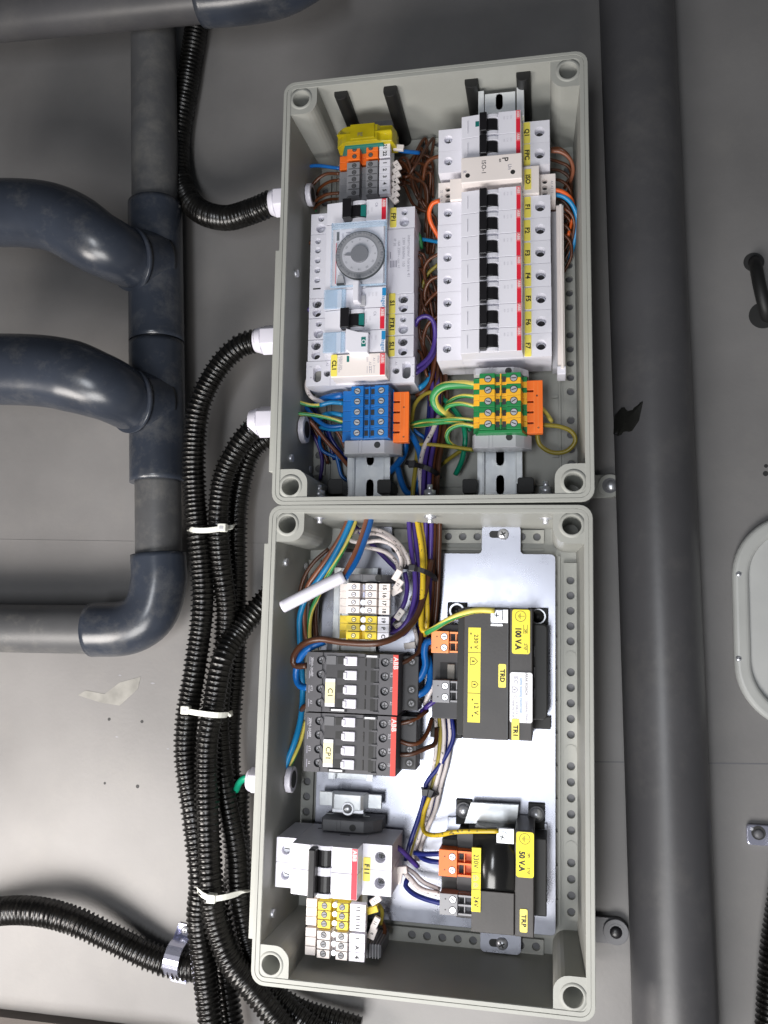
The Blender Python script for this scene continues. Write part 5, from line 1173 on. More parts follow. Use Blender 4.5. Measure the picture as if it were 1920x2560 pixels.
# saddle clamp
def saddle(label, pts_, r, ang_uv, w_=7):
    (u0, v0), (u1, v1) = pts_
    p, q = Vector(at(u0, v0, 3)), Vector(at(u1, v1, 3)); d = (q - p).normalized(); nn = Vector((-d.y, d.x)); L = (q - p).length; c = (p + q) / 2
    t = thing('pipe_clip', label, 'clip', (c.x, c.y, 1), LF, 'zinc saddle clips')
    prof = [(-L / 2 - 6, .5), (-L / 2 - 6, 2), (-r - 1.5, 2)] + [((r + 1.4) * math.cos(a), 12.5 + (r + 1.4) * math.sin(a)) for a in [math.pi - math.pi * k / 12 for k in range(13)]] + [(r + 1.5, 2), (L / 2 + 6, 2), (L / 2 + 6, .5), (r + .2, .5)] + [(r * math.cos(a), 12.5 + r * math.sin(a)) for a in [math.pi * k / 12 for k in range(13)]] + [(-r - .2, .5)]
    mb = MB(); n = len(prof)
    A_ = mb.add([(c.x + d.x * a - nn.x * w_, c.y + d.y * a - nn.y * w_, z) for a, z in prof]); B_ = mb.add([(c.x + d.x * a + nn.x * w_, c.y + d.y * a + nn.y * w_, z) for a, z in prof])
    for i in range(n): j = (i + 1) % n; mb.face([A_[i], A_[j], B_[j], B_[i]])
    for X_ in (A_, B_[::-1]):
        for i in range(n // 2 - 1): mb.face([X_[i], X_[i + 1], X_[n - 2 - i], X_[n - 1 - i]])
    part('strap', mb, M['clamp'], t)
    for e in (-1, 1):
        pc = c + d * e * (L / 2 + 1); part('screw', MB().dome(pc.x, pc.y, 2, 4.0, 2.4), M['steel'], t); part('cross_slot', MB().box(pc.x - 1.8, pc.y - .3, 3.6, pc.x + 1.8, pc.y + .3, 4.5).box(pc.x - .3, pc.y - 1.8, 3.6, pc.x + .3, pc.y + 1.8, 4.48), M['slot'], t)
saddle('shiny zinc saddle clip holding the sagging conduit at the lower left', ((462, 2330), (447, 2440)), 13, None)
x, y = at(1893, 2092, 5)
t = thing('pipe_clip', 'bright zinc clip end with a screw at the right edge of the wall', 'clip', (x, y, 1), LF, 'zinc saddle clips')
a, b, c, d = rect(1869, 2066, 1990, 2117, 6); part('strap', MB().prism(rrect(a, b, c, d, 3), .5, 5), M['clamp'], t, bev=.5)
part('recess', MB().cyl(x + 1, y + 3, 3, 5.2, 5.4, 20), M['slot'], t); part('screw', MB().dome(x + 1, y + 2.4, 5, 3.8, 2), M['dgrey'], t); part('rivet', MB().cyl(px(1879, 2072, 5), py(1879, 2072, 5), 4, 5.6, 1.2, 12), M['steel'], t)
# cable ties round the bundle
def cable_tie(label, pts, head, hw_=2.2):
    V3 = [A3(*p) for p in pts]
    t = thing('cable_tie', label, 'cable tie', V3[0], LF, 'white cable ties on the conduit bundle')
    P = path(V3, 3.0); mb = MB(); rows = []
    for i, p in enumerate(P):
        T = (P[min(i + 1, len(P) - 1)] - P[max(0, i - 1)]).normalized(); side = T.cross(Vector((0, 0, 1))).normalized() * hw_; up = side.cross(T).normalized() * .6
        rows.append(mb.add([p - side - up, p + side - up, p + side + up, p - side + up]))
    for A_, B_ in zip(rows, rows[1:]):
        for i in range(4): j = (i + 1) % 4; mb.face([A_[i], A_[j], B_[j], B_[i]])
    part('strap', mb, M['tie'], t)
    x, y, z = A3(*head); part('tie_head', MB().box(x - 3.6, y - 3.4, z - 4, x + 3.6, y + 3.4, z + 2.5), M['tie'], t, bev=.8)
    part('tie_slot', MB().box(x - 1.8, y - 1.3, z + 1, x + 1.8, y + 1.3, z + 2.7), M['lgrey'], t)
cable_tie('white cable tie round two conduits near the joint of the boxes, topmost of three', [(470, 1322, 40), (474, 1322, 60), (490, 1326, 68), (520, 1326, 69), (550, 1322, 67), (576, 1318, 58), (584, 1316, 40)], (556, 1319, 68))
cable_tie('white cable tie across the conduit bundle beside contactor C1, middle of three', [(447, 1770, 40), (452, 1772, 60), (470, 1778, 70), (505, 1784, 77), (545, 1788, 76), (572, 1786, 64), (580, 1782, 40)], (464, 1775, 71))
cable_tie('white cable tie across the conduit bundle beside breaker F11, lowest of three', [(487, 2214, 50), (496, 2226, 66), (512, 2240, 76), (535, 2246, 78), (565, 2242, 74), (600, 2232, 60), (622, 2226, 40)], (529, 2246, 78))
# right wall: round cornered hatch, hook cable, mark
cut = [(1836, 1290), (1836, 1790)]
x0 = px(1836, 1570, 10); yT_, yB_ = py(1900, 1282, 10), py(1900, 1826, 10)
t = thing('access_hatch', 'round cornered grey hatch with a raised rim on the right of the wall', 'hatch', (x0, yB_, 0), LF)
def ringp(a, b, z0, z1):
    mb = MB(); n = len(a); r0 = mb.add([(x, y, z0) for x, y in a]); r1 = mb.add([(x, y, z1) for x, y in a]); r2 = mb.add([(x, y, z1) for x, y in b]); r3 = mb.add([(x, y, z0) for x, y in b])
    for P, Q in ((r0, r1), (r1, r2), (r2, r3), (r3, r0)):
        for i in range(n): j = (i + 1) % n; mb.face([P[i], P[j], Q[j], Q[i]])
    return mb
W_ = 200
part('hatch_rim', ringp(rrect(x0, yB_, x0 + W_, yT_, 52, 14), rrect(x0 + 13, yB_ + 13, x0 + W_ - 13, yT_ - 13, 40, 14), .3, 9), M['hatchrim'], t, bev=4, seg=4)
part('hatch_panel', MB().prism(rrect(x0 + 8, yB_ + 8, x0 + W_ - 8, yT_ - 8, 44, 14), .2, 4), M['hatch'], t, bev=.5)
for v in (1435, 1647):
    x, y = at(1848, v, 10); part('screw', MB().dome(x, y, 8.5, 2.4, 1.6), M['steel'], t); part('slot', MB().box(x - 1.5, y - .25, 9.4, x + 1.5, y + .25, 10.3), M['slot'], t)
x, y = at(1885, 655, 0.5)
part('cable_hole', MB().cyl(x, y, -1, .3, 8.5, 26), M['slot'], wall)
x2, y2 = at(1908, 788, 0.5); part('cable_hole', MB().cyl(x2, y2, -1, .3, 11.5, 26), M['slot'], wall)
solo('hose', 'short black hose looping between two round holes at the right edge', 'hose', MB().tube([A3(1885, 652, -4), A3(1890, 668, 10), A3(1897, 705, 16), A3(1906, 745, 16), A3(1916, 780, 10), A3(1920, 796, -4)], 5.2, n=20), M['blackmatt'], fr=LF)
for u, v, r in ((1915, 1165, 1.6), (1914, 1184, 2.2)):
    x, y = at(u, v, 0); part('screw_hole', MB().cyl(x, y, -1, .15, r, 12), M['slot'], wall)
# ------------------------------------------------------------------ wires
def wmat(name, c): return mat('wire_' + name, c, 0.34, var=.05, nscale=60, bump=.05)
def printed(m, c2):
    nt = m.node_tree; b = nt.nodes['Principled BSDF']; src = b.inputs['Base Color'].links[0].from_socket
    tc = nt.nodes.new('ShaderNodeTexCoord'); n = nt.nodes.new('ShaderNodeTexNoise'); n.inputs['Scale'].default_value = 420; n.inputs['Detail'].default_value = 1
    nt.links.new(tc.outputs['Object'], n.inputs['Vector']); r = nt.nodes.new('ShaderNodeValToRGB')
    r.color_ramp.elements[0].position = 0.65; r.color_ramp.elements[1].position = 0.69; r.color_ramp.elements[0].color = (0, 0, 0, 1); r.color_ramp.elements[1].color = (.8, .8, .8, 1)
    nt.links.new(n.outputs['Fac'], r.inputs['Fac']); mx = nt.nodes.new('ShaderNodeMix'); mx.data_type = 'RGBA'
    nt.links.new(r.outputs['Color'], mx.inputs['Factor']); nt.links.new(src, mx.inputs['A']); mx.inputs['B'].default_value = c2
    nt.links.new(mx.outputs['Result'], b.inputs['Base Color'])
WM = dict(brown=wmat('brown', (0.10, 0.030, 0.010)), dbrown=wmat('dark_brown', (0.075, 0.028, 0.014)), blue=wmat('blue', (0.006, 0.115, 0.40)), lblue=wmat('light_blue', (0.012, 0.22, 0.48)),
          purple=wmat('violet', (0.06, 0.032, 0.21)), white=wmat('cream', (0.62, 0.56, 0.55)), thick=wmat('white_jacket', (0.70, 0.69, 0.78)), yellow=wmat('yellow', (0.55, 0.38, 0.02)), green=wmat('green', (0.03, 0.25, 0.07)),
          orange=wmat('orange', (0.75, 0.12, 0.02)), olive=wmat('olive_yellow', (0.30, 0.24, 0.03)), teal=wmat('teal_green', (0.005, 0.25, 0.14)), navy=wmat('navy', (0.012, 0.02, 0.16)), pinkb=wmat('reddish_brown', (0.24, 0.085, 0.045)), cyg=wmat('yellow_core', (0.74, 0.62, 0.13)))
for k_ in ('yellow', 'white'): printed(WM[k_], (0.03, 0.03, 0.03, 1))
CW = dict(brown='brown', dbrown='dark brown', blue='blue', lblue='light blue', purple='violet', white='cream white', thick='white', yellow='yellow', green='green', orange='orange', olive='olive yellow', teal='green', navy='navy blue', pinkb='reddish brown', gy='green and yellow')
def wire(c, r, pts, label, fr=LF, group=None, name='wire'):
    """points are (u, v, height) on the wire's centre line"""
    fr_ = fr; P3 = [at(u, v, h, fr_) + (h,) for u, v, h in pts]
    mb = MB().tube(P3, r, n=10, split=(c == 'gy'), step=2.5, twist=.035 if c == 'gy' else 0)
    ms = [WM['cyg'], WM['green']] if c == 'gy' else [WM[c]]
    return solo(name, label, 'wire' if name == 'wire' else 'cable', mb, ms, fr=fr_, group=group, org=P3[0])
# --- upper box, left side
G1 = 'wires at the left wall of the upper box'
for c, r, pts, lb_ in (
 ('blue', 1.6, [(742, 440, 40), (752, 424, 46), (790, 414, 50), (850, 421, 52)], 'blue wire arching over the others, topmost at the left wall of the upper box'),
 ('brown', 1.4, [(850, 434, 54), (812, 436, 52), (780, 465, 48), (762, 510, 44), (757, 570, 36), (765, 650, 24)], 'brown wire leaving the first grey terminal and bending down along the wall'),
 ('brown', 1.4, [(850, 449, 54), (820, 456, 50), (795, 478, 40), (790, 520, 30)], 'brown wire leaving the second grey terminal in a tight bend'),
 ('brown', 1.4, [(850, 482, 54), (812, 488, 52), (778, 515, 44), (768, 560, 34), (764, 640, 22)], 'brown wire leaving the fourth grey terminal toward the wall'),
 ('brown', 1.3, [(850, 497, 50), (818, 500, 44), (790, 516, 38), (772, 540, 30)], 'brown wire leaving the lowest grey terminal toward the wall'),
 ('blue', 2.0, [(748, 500, 30), (746, 560, 28), (752, 630, 26), (757, 720, 24), (758, 800, 24)], 'blue wire running down behind the wall lock nut to the left row'),
 ('green', 1.6, [(756, 480, 34), (768, 505, 34), (790, 530, 30)], 'short green wire beside the upper lock nut'),
 ('brown', 1.3, [(742, 642, 34), (760, 622, 40), (778, 604, 48)], 'brown wire slanting up to the timer terminals at the left wall'),
 ('purple', 1.6, [(775, 770, 46), (757, 792, 40), (752, 822, 32), (768, 850, 26)], 'violet wire bending away from the left end of the S1 switch'),
 ('gy', 1.6, [(746, 850, 34), (760, 868, 38), (766, 900, 36), (758, 935, 30), (742, 956, 26)], 'yellow and green wire bowed beside the screw on the left wall'),
 ('brown', 1.5, [(741, 878, 30), (746, 930, 32), (762, 968, 30), (768, 1010, 26)], 'brown wire running down beside the CL1 contactor at the left wall'),
 ('dbrown', 1.4, [(738, 930, 24), (740, 985, 24), (748, 1030, 22)], 'dark brown wire lowest at the left wall of the upper box'),
 ('white', 2.0, [(775, 938, 56), (767, 960, 56), (772, 984, 54), (790, 1000, 50), (818, 1006, 46)], 'white wire curling under the CL1 contactor'),
 ('blue', 3.0, [(858, 988, 56), (835, 991, 56), (812, 996, 48), (790, 1010, 36)], 'thick blue wire entering the topmost blue terminal'),
 ('lblue', 1.9, [(858, 1008, 56), (828, 1006, 56), (800, 1013, 56)], 'short light blue sleeve on the second blue terminal'),
 ('gy', 1.7, [(800, 1013, 56), (775, 1013, 56), (735, 1002, 60), (722, 1000, 60)], 'green and yellow wire from the wall to the blue sleeve'),
 ('lblue', 2.2, [(858, 1038, 54), (835, 1034, 54), (814, 1036, 48), (800, 1046, 38)], 'light blue wire entering the third blue terminal'),
 ('gy', 1.6, [(857, 1055, 56), (825, 1046, 58), (785, 1038, 60), (745, 1034, 62), (725, 1036, 62)], 'yellow and green wire crossing from the foot gland to the fourth blue terminal'),
 ('blue', 1.9, [(860, 1064, 54), (820, 1066, 54), (790, 1048, 52), (768, 1022, 46), (754, 1006, 40)], 'blue wire slanting from the wall down to the lowest blue terminal'),
 ('lblue', 1.7, [(858, 1072, 50), (828, 1074, 48), (800, 1068, 44)], 'light blue wire under the lowest blue terminal'),
 ('blue', 1.5, [(728, 1048, 58), (748, 1047, 56), (764, 1040, 50)], 'short blue wire stub at the foot gland'),
 ('pinkb', 1.8, [(745, 1030, 50), (778, 1056, 46), (812, 1098, 40), (846, 1136, 34), (872, 1166, 24)], 'reddish brown wire slanting down to the foot of the left rail'),
 ('pinkb', 1.5, [(836, 1070, 34), (850, 1092, 32), (862, 1120, 28)], 'short reddish brown wire behind the lowest blue terminal'),
 ('navy', 1.7, [(818, 1060, 40), (826, 1092, 34), (845, 1122, 30), (868, 1150, 24)], 'dark blue wire behind the reddish brown wire'),
 ('blue', 1.5, [(806, 1075, 36), (798, 1100, 32), (806, 1126, 28), (832, 1140, 26), (868, 1154, 22)], 'thin blue wire looping left of the left rail foot'),
 ('blue', 1.6, [(840, 1134, 26), (846, 1160, 24), (854, 1190, 22), (874, 1206, 20)], 'blue wire dropping to the ribbed black post'),
 ('olive', 1.8, [(748, 1062, 50), (762, 1056, 50), (772, 1048, 46)], 'olive yellow wire stub beside the foot gland'),
): wire(c, r, pts, lb_, UF, G1)
# --- right of the blue terminals and the orange comb
G2 = 'wires between the two rails of the upper box'
for c, r, pts, lb_ in (
 ('blue', 3.0, [(1000, 1090, 44), (1013, 1108, 44), (1010, 1134, 40), (992, 1162, 34), (968, 1184, 24)], 'thick blue wire curving from under the orange comb toward the left rail'),
 ('blue', 2.7, [(1016, 1070, 46), (1032, 1092, 48), (1047, 1125, 50), (1053, 1165, 50), (1048, 1205, 46), (1036, 1232, 42), (1018, 1232, 38), (1004, 1206, 36), (994, 1168, 32)], 'big blue wire loop hanging right of the left rail'),
 ('olive', 1.8, [(1090, 978, 40), (1062, 985, 42), (1038, 1010, 44), (1030, 1045, 44), (1029, 1080, 44), (1040, 1110, 40)], 'olive yellow wire arching beside the orange comb'),
 ('gy', 1.7, [(1183, 1050, 60), (1140, 1047, 60), (1100, 1050, 56), (1060, 1052, 50), (1024, 1062, 44)], 'yellow wire running left from the fourth earth terminal, upper of the pair'),
 ('gy', 1.6, [(1160, 1056, 56), (1110, 1056, 54), (1060, 1063, 48), (1024, 1066, 42)], 'yellow and green wire running left from the fourth earth terminal, lower of the pair'),
 ('olive', 1.6, [(1036, 1112, 48), (1070, 1111, 52), (1114, 1115, 56), (1182, 1124, 60)], 'olive yellow wire running level under the earth terminals'),
 ('orange', 1.9, [(1100, 502, 66), (1082, 508, 64), (1073, 530, 60), (1077, 556, 56), (1094, 588, 48), (1110, 612, 40)], 'orange wire bowing out from the left end of the monitoring module'),
 ('brown', 1.6, [(1102, 390, 66), (1080, 396, 62), (1064, 414, 56), (1058, 450, 46)], 'brown wire curling from the left end of breaker FPC'),
 ('lblue', 1.6, [(1040, 596, 34), (1068, 600, 36), (1100, 606, 38)], 'blue wire showing behind the right row at breaker F2'),
 ('brown', 1.5, [(1098, 634, 56), (1072, 650, 52), (1060, 676, 46), (1068, 712, 36), (1085, 740, 28)], 'brown wire curling from the left end of breaker F3'),
 ('brown', 1.5, [(1098, 726, 50), (1074, 748, 44), (1056, 776, 40), (1046, 806, 36)], 'brown wire slanting from the left end of breaker F5'),
 ('purple', 1.9, [(1038, 815, 56), (1046, 797, 60), (1066, 790, 60), (1084, 806, 58), (1087, 850, 54), (1074, 890, 54), (1040, 922, 56)], 'violet wire loop right of breaker FTR1'),
 ('purple', 1.9, [(1090, 840, 40), (1084, 885, 48), (1062, 916, 54), (1038, 934, 58)], 'violet wire under the violet loop by the CL1 contactor'),
 ('lblue', 2.6, [(1080, 930, 36), (1068, 955, 40), (1046, 972, 42)], 'thick blue wire stub at the lower right corner of the CL1 contactor'),
 ('brown', 2.0, [(1085, 900, 38), (1080, 945, 40), (1064, 975, 42), (1040, 990, 40)], 'brown wire bending under the CL1 contactor at its right'),
 ('green', 1.8, [(1036, 572, 44), (1048, 590, 40), (1054, 622, 34)], 'pale green wire hanging at the right edge of the timer'),
 ('blue', 1.8, [(975, 372, 56), (1010, 378, 54), (1048, 382, 46)], 'blue wire leaving the orange terminals to the right'),
): wire(c, r, pts, lb_, UF, G2)
# the brown tangle
rnd = random.Random(11); k = 0
for i in range(26):
    u0, v0 = rnd.uniform(1004, 1020), 400 + i * 4.2
    u1, v1 = rnd.uniform(1050, 1096), rnd.uniform(330, 560)
    if i > 15: u0, v0 = rnd.uniform(1042, 1056), rnd.uniform(560, 930); u1, v1 = rnd.uniform(1066, 1096), v0 + rnd.uniform(60, 180)
    um, vm = (u0 + u1) / 2 + rnd.uniform(-12, 20), (v0 + v1) / 2 + rnd.uniform(-30, 50)
    wire(rnd.choice(['brown', 'brown', 'dbrown']), 1.35, [(u0 - 12, v0, 40), (u0 + 6, v0 + rnd.uniform(-6, 6), rnd.uniform(32, 44)), (um, vm, rnd.uniform(24, 44)), (u1, v1, rnd.uniform(20, 40)), (u1 + rnd.uniform(-10, 15), v1 + rnd.uniform(50, 110), 20)],
         'brown wire in the dark tangle between the two rows', UF, 'brown wires in the tangle between the two rows')
EX = [('brown', [(1100, 690, 52), (1076, 700, 50), (1062, 730, 44), (1066, 770, 36)]), ('brown', [(1098, 790, 50), (1072, 808, 46), (1058, 850, 40), (1066, 900, 34)]), ('olive', [(1096, 660, 40), (1066, 690, 36), (1050, 740, 30)]),
      ('brown', [(1094, 850, 44), (1088, 900, 44), (1078, 950, 42), (1058, 990, 40), (1040, 1002, 38)]), ('dbrown', [(1098, 900, 40), (1090, 960, 40), (1076, 1010, 36), (1068, 1060, 34)])]
for k, (c, pts) in enumerate(EX): wire(c, 1.6, pts, ('%s wire bowed left of breaker %s, over the tangle' % (CW[c], ('F4', 'F6', 'F3', 'F7 high up', 'F7 lower down')[k])), UF, G2)
for k, (c, pts) in enumerate([('blue', [(742, 990, 36), (760, 1030, 36), (772, 1080, 32), (760, 1130, 26), (775, 1180, 20)]), ('navy', [(756, 985, 30), (790, 1030, 30), (816, 1085, 28), (836, 1150, 22)]), ('brown', [(748, 1010, 34), (770, 1050, 34), (800, 1100, 28), (820, 1160, 22)]), ('purple', [(765, 1060, 30), (790, 1100, 28), (805, 1150, 22), (800, 1200, 18)]), ('blue', [(1024, 1060, 40), (1040, 1080, 42), (1062, 1096, 40), (1080, 1130, 34)])]):
    wire(c, 1.6, pts, ('%s wire lying low behind the blue terminal wires, %s' % (CW[c], ('at the wall', 'crossing to the rail', 'in the middle', 'lowest', 'right of the comb')[k])), UF, G1)
for i in range(9):
    v0 = 372 + i * 26
    wire(rnd.choice(['brown', 'dbrown']), 1.35, [(1372, v0, 48), (1400, v0 + rnd.uniform(-4, 8), 44), (1424, v0 + 22, 40), (1428, v0 + 60, 30), (1410, v0 + 100, 22)],
         'brown wire bowed at the right wall behind the breaker row', UF, 'brown wires behind the right end of the breaker row')
for c, r, pts, lb_ in (
 ('pinkb', 1.6, [(1378, 378, 62), (1402, 380, 62), (1424, 396, 58), (1433, 424, 50), (1426, 456, 40)], 'reddish brown wire loop right of breaker FPC'),
 ('orange', 1.7, [(1384, 474, 62), (1408, 480, 60), (1428, 498, 54), (1438, 530, 44)], 'orange red wire leaving the monitoring module to the right'),
 ('lblue', 1.9, [(1384, 486, 58), (1410, 492, 58), (1432, 514, 54), (1443, 550, 46), (1436, 600, 34), (1424, 650, 24)], 'blue wire bowing right of the monitoring module'),
 ('brown', 1.5, [(1410, 520, 52), (1428, 535, 50), (1436, 562, 44), (1428, 610, 32)], 'brown wire inside the blue bow at the right wall'),
 ('orange', 1.3, [(1420, 590, 40), (1428, 560, 40), (1432, 545, 42)], 'short orange wire inside the blue bow at the right wall'),
): wire(c, r, pts, lb_, UF, 'wires at the right wall of the upper box')
G3 = 'green and yellow earth wires'
for c, r, pts, lb_ in (
 ('gy', 3.6, [(1190, 963, 62), (1150, 961, 64), (1106, 967, 64), (1085, 990, 60), (1092, 1018, 56), (1118, 1038, 50), (1130, 1048, 44)], 'thick green and yellow wire bent in a half loop from the top earth terminal'),
 ('gy', 1.9, [(1188, 991, 60), (1156, 990, 58), (1130, 1000, 54), (1112, 1018, 46)], 'green and yellow wire from the second earth terminal'),
 ('gy', 1.9, [(1188, 1016, 62), (1150, 1009, 62), (1120, 1016, 58), (1116, 1030, 50), (1126, 1048, 44)], 'green and yellow wire bent down from the third earth terminal'),
 ('gy', 1.9, [(1188, 1066, 62), (1150, 1062, 62), (1122, 1076, 60), (1119, 1100, 56), (1140, 1118, 52), (1184, 1126, 44)], 'green and yellow wire looping back from the lowest earth terminal'),
 ('teal', 2.2, [(1112, 1000, 40), (1140, 1030, 44), (1158, 1062, 46), (1163, 1100, 46), (1155, 1150, 40), (1139, 1186, 32)], 'green wire hanging loose left of the right rail with a cut end'),
 ('teal', 1.8, [(1098, 985, 34), (1122, 1006, 38), (1150, 1040, 40), (1176, 1078, 40)], 'green wire slanting behind the earth wires'),
 ('olive', 1.7, [(1160, 1122, 40), (1130, 1142, 36), (1104, 1162, 30), (1090, 1176, 26)], 'olive yellow wire slanting down to the wire bundle'),
 ('olive', 1.9, [(1342, 1082, 48), (1350, 1112, 46), (1380, 1131, 44), (1416, 1128, 44), (1438, 1104, 46), (1430, 1080, 48), (1398, 1066, 50), (1352, 1062, 52)], 'olive yellow wire loop right of the orange comb'),
 ('gy', 1.8, [(1352, 1018, 46), (1366, 1034, 42), (1380, 1054, 36)], 'short green and yellow wire right of the orange comb'),
): wire(c, r, pts, lb_, UF, G3)
# bundle down the middle, upper box into lower box
G4 = 'wires of the bundle that runs down between the boxes'
B1 = [('dbrown', 1112), ('brown', 1105), ('purple', 1098), ('brown', 1092), ('dbrown', 1119), ('purple', 1084), ('navy', 1076)]
lbs = ['dark brown wire of the middle bundle, rightmost but one', 'brown wire of the middle bundle, right part', 'violet wire of the middle bundle between brown wires', 'brown wire of the middle bundle, centre', 'dark brown wire at the right edge of the middle bundle', 'violet wire of the middle bundle, left part', 'navy blue wire of the middle bundle, left part']
for k, (c, u) in enumerate(B1):
    h = 40 + (k % 3) * 4
    wire(c, 2.0, [(u - 6, 930, h - 10), (u - 2, 1000, h - 6), (u - 8, 1080, h), (u - 22, 1160, h + 4), (u - 26, 1240, h + 6), (u - 20, 1300, h + 4), (u - 22, 1400, h), (u - 26, 1500, h - 4), (u - 34, 1600, h - 8), (u - 30, 1680, h - 12)], lbs[k], LF, G4)
wire('white', 2.0, [(1097, 1040, 48), (1080, 1080, 50), (1060, 1120, 52), (1050, 1170, 52), (1052, 1220, 52), (1057, 1270, 50), (1060, 1330, 46), (1068, 1420, 30)], 'cream white wire lying over the middle bundle', LF, G4)
wire('olive', 1.9, [(1046, 1110, 48), (1040, 1160, 50), (1032, 1230, 52), (1032, 1280, 50), (1040, 1300, 50)], 'olive yellow wire left of the cream wire in the middle bundle', LF, G4)
wire('yellow', 2.3, [(1036, 1262, 54), (1046, 1320, 56), (1055, 1380, 58), (1057, 1460, 60), (1053, 1545, 62), (1058, 1576, 64), (1080, 1574, 68), (1123, 1549, 80), (1165, 1532, 88), (1200, 1526, 88), (1236, 1527, 87)], 'yellow wire of the bundle that turns and runs to the large transformer earth clip', LF, G4)
wire('gy', 2.2, [(1066, 1582, 66), (1090, 1568, 74), (1123, 1548, 82.5), (1165, 1531, 90), (1200, 1525, 90), (1236, 1527, 89)], 'green wire rising over the large transformer to its earth clip', LF, G3)
wire('yellow', 2.2, [(1046, 1262, 50), (1058, 1350, 52), (1064, 1440, 54), (1068, 1540, 56), (1062, 1590, 50)], 'yellow wire of the bundle, right of the other yellow one', LF, G4)
wire('purple', 2.1, [(1020, 1262, 54), (1024, 1330, 56), (1030, 1390, 58), (1037, 1430, 60), (1037, 1490, 62), (1022, 1545, 64), (1000, 1574, 64), (975, 1582, 60)], 'violet wire left of the yellow pair curving to terminal C', LF, G4)
wire('purple', 2.1, [(1030, 1270, 50), (1038, 1340, 52), (1046, 1410, 54), (1044, 1480, 56), (1032, 1545, 56), (1006, 1586, 54), (970, 1560, 56)], 'violet wire next to the yellow pair curving back to the terminals', LF, G4)
wire('purple', 1.9, [(1012, 1430, 56), (1018, 1470, 56), (1010, 1510, 58), (990, 1540, 58), (972, 1562, 60)], 'violet wire short arc right of the yellow terminals', LF, G4)
wire('dbrown', 2.6, [(1078, 1400, 52), (1062, 1480, 58), (1046, 1530, 66), (1026, 1562, 74), (990, 1592, 84), (940, 1608, 90), (862, 1606, 90), (800, 1598, 88), (756, 1612, 80), (734, 1642, 72), (738, 1664, 70), (768, 1664, 72)], 'dark brown wire swept across between the terminals and contactor C1', LF, 'wires around the contactors')
G5 = 'wires around the contactors'
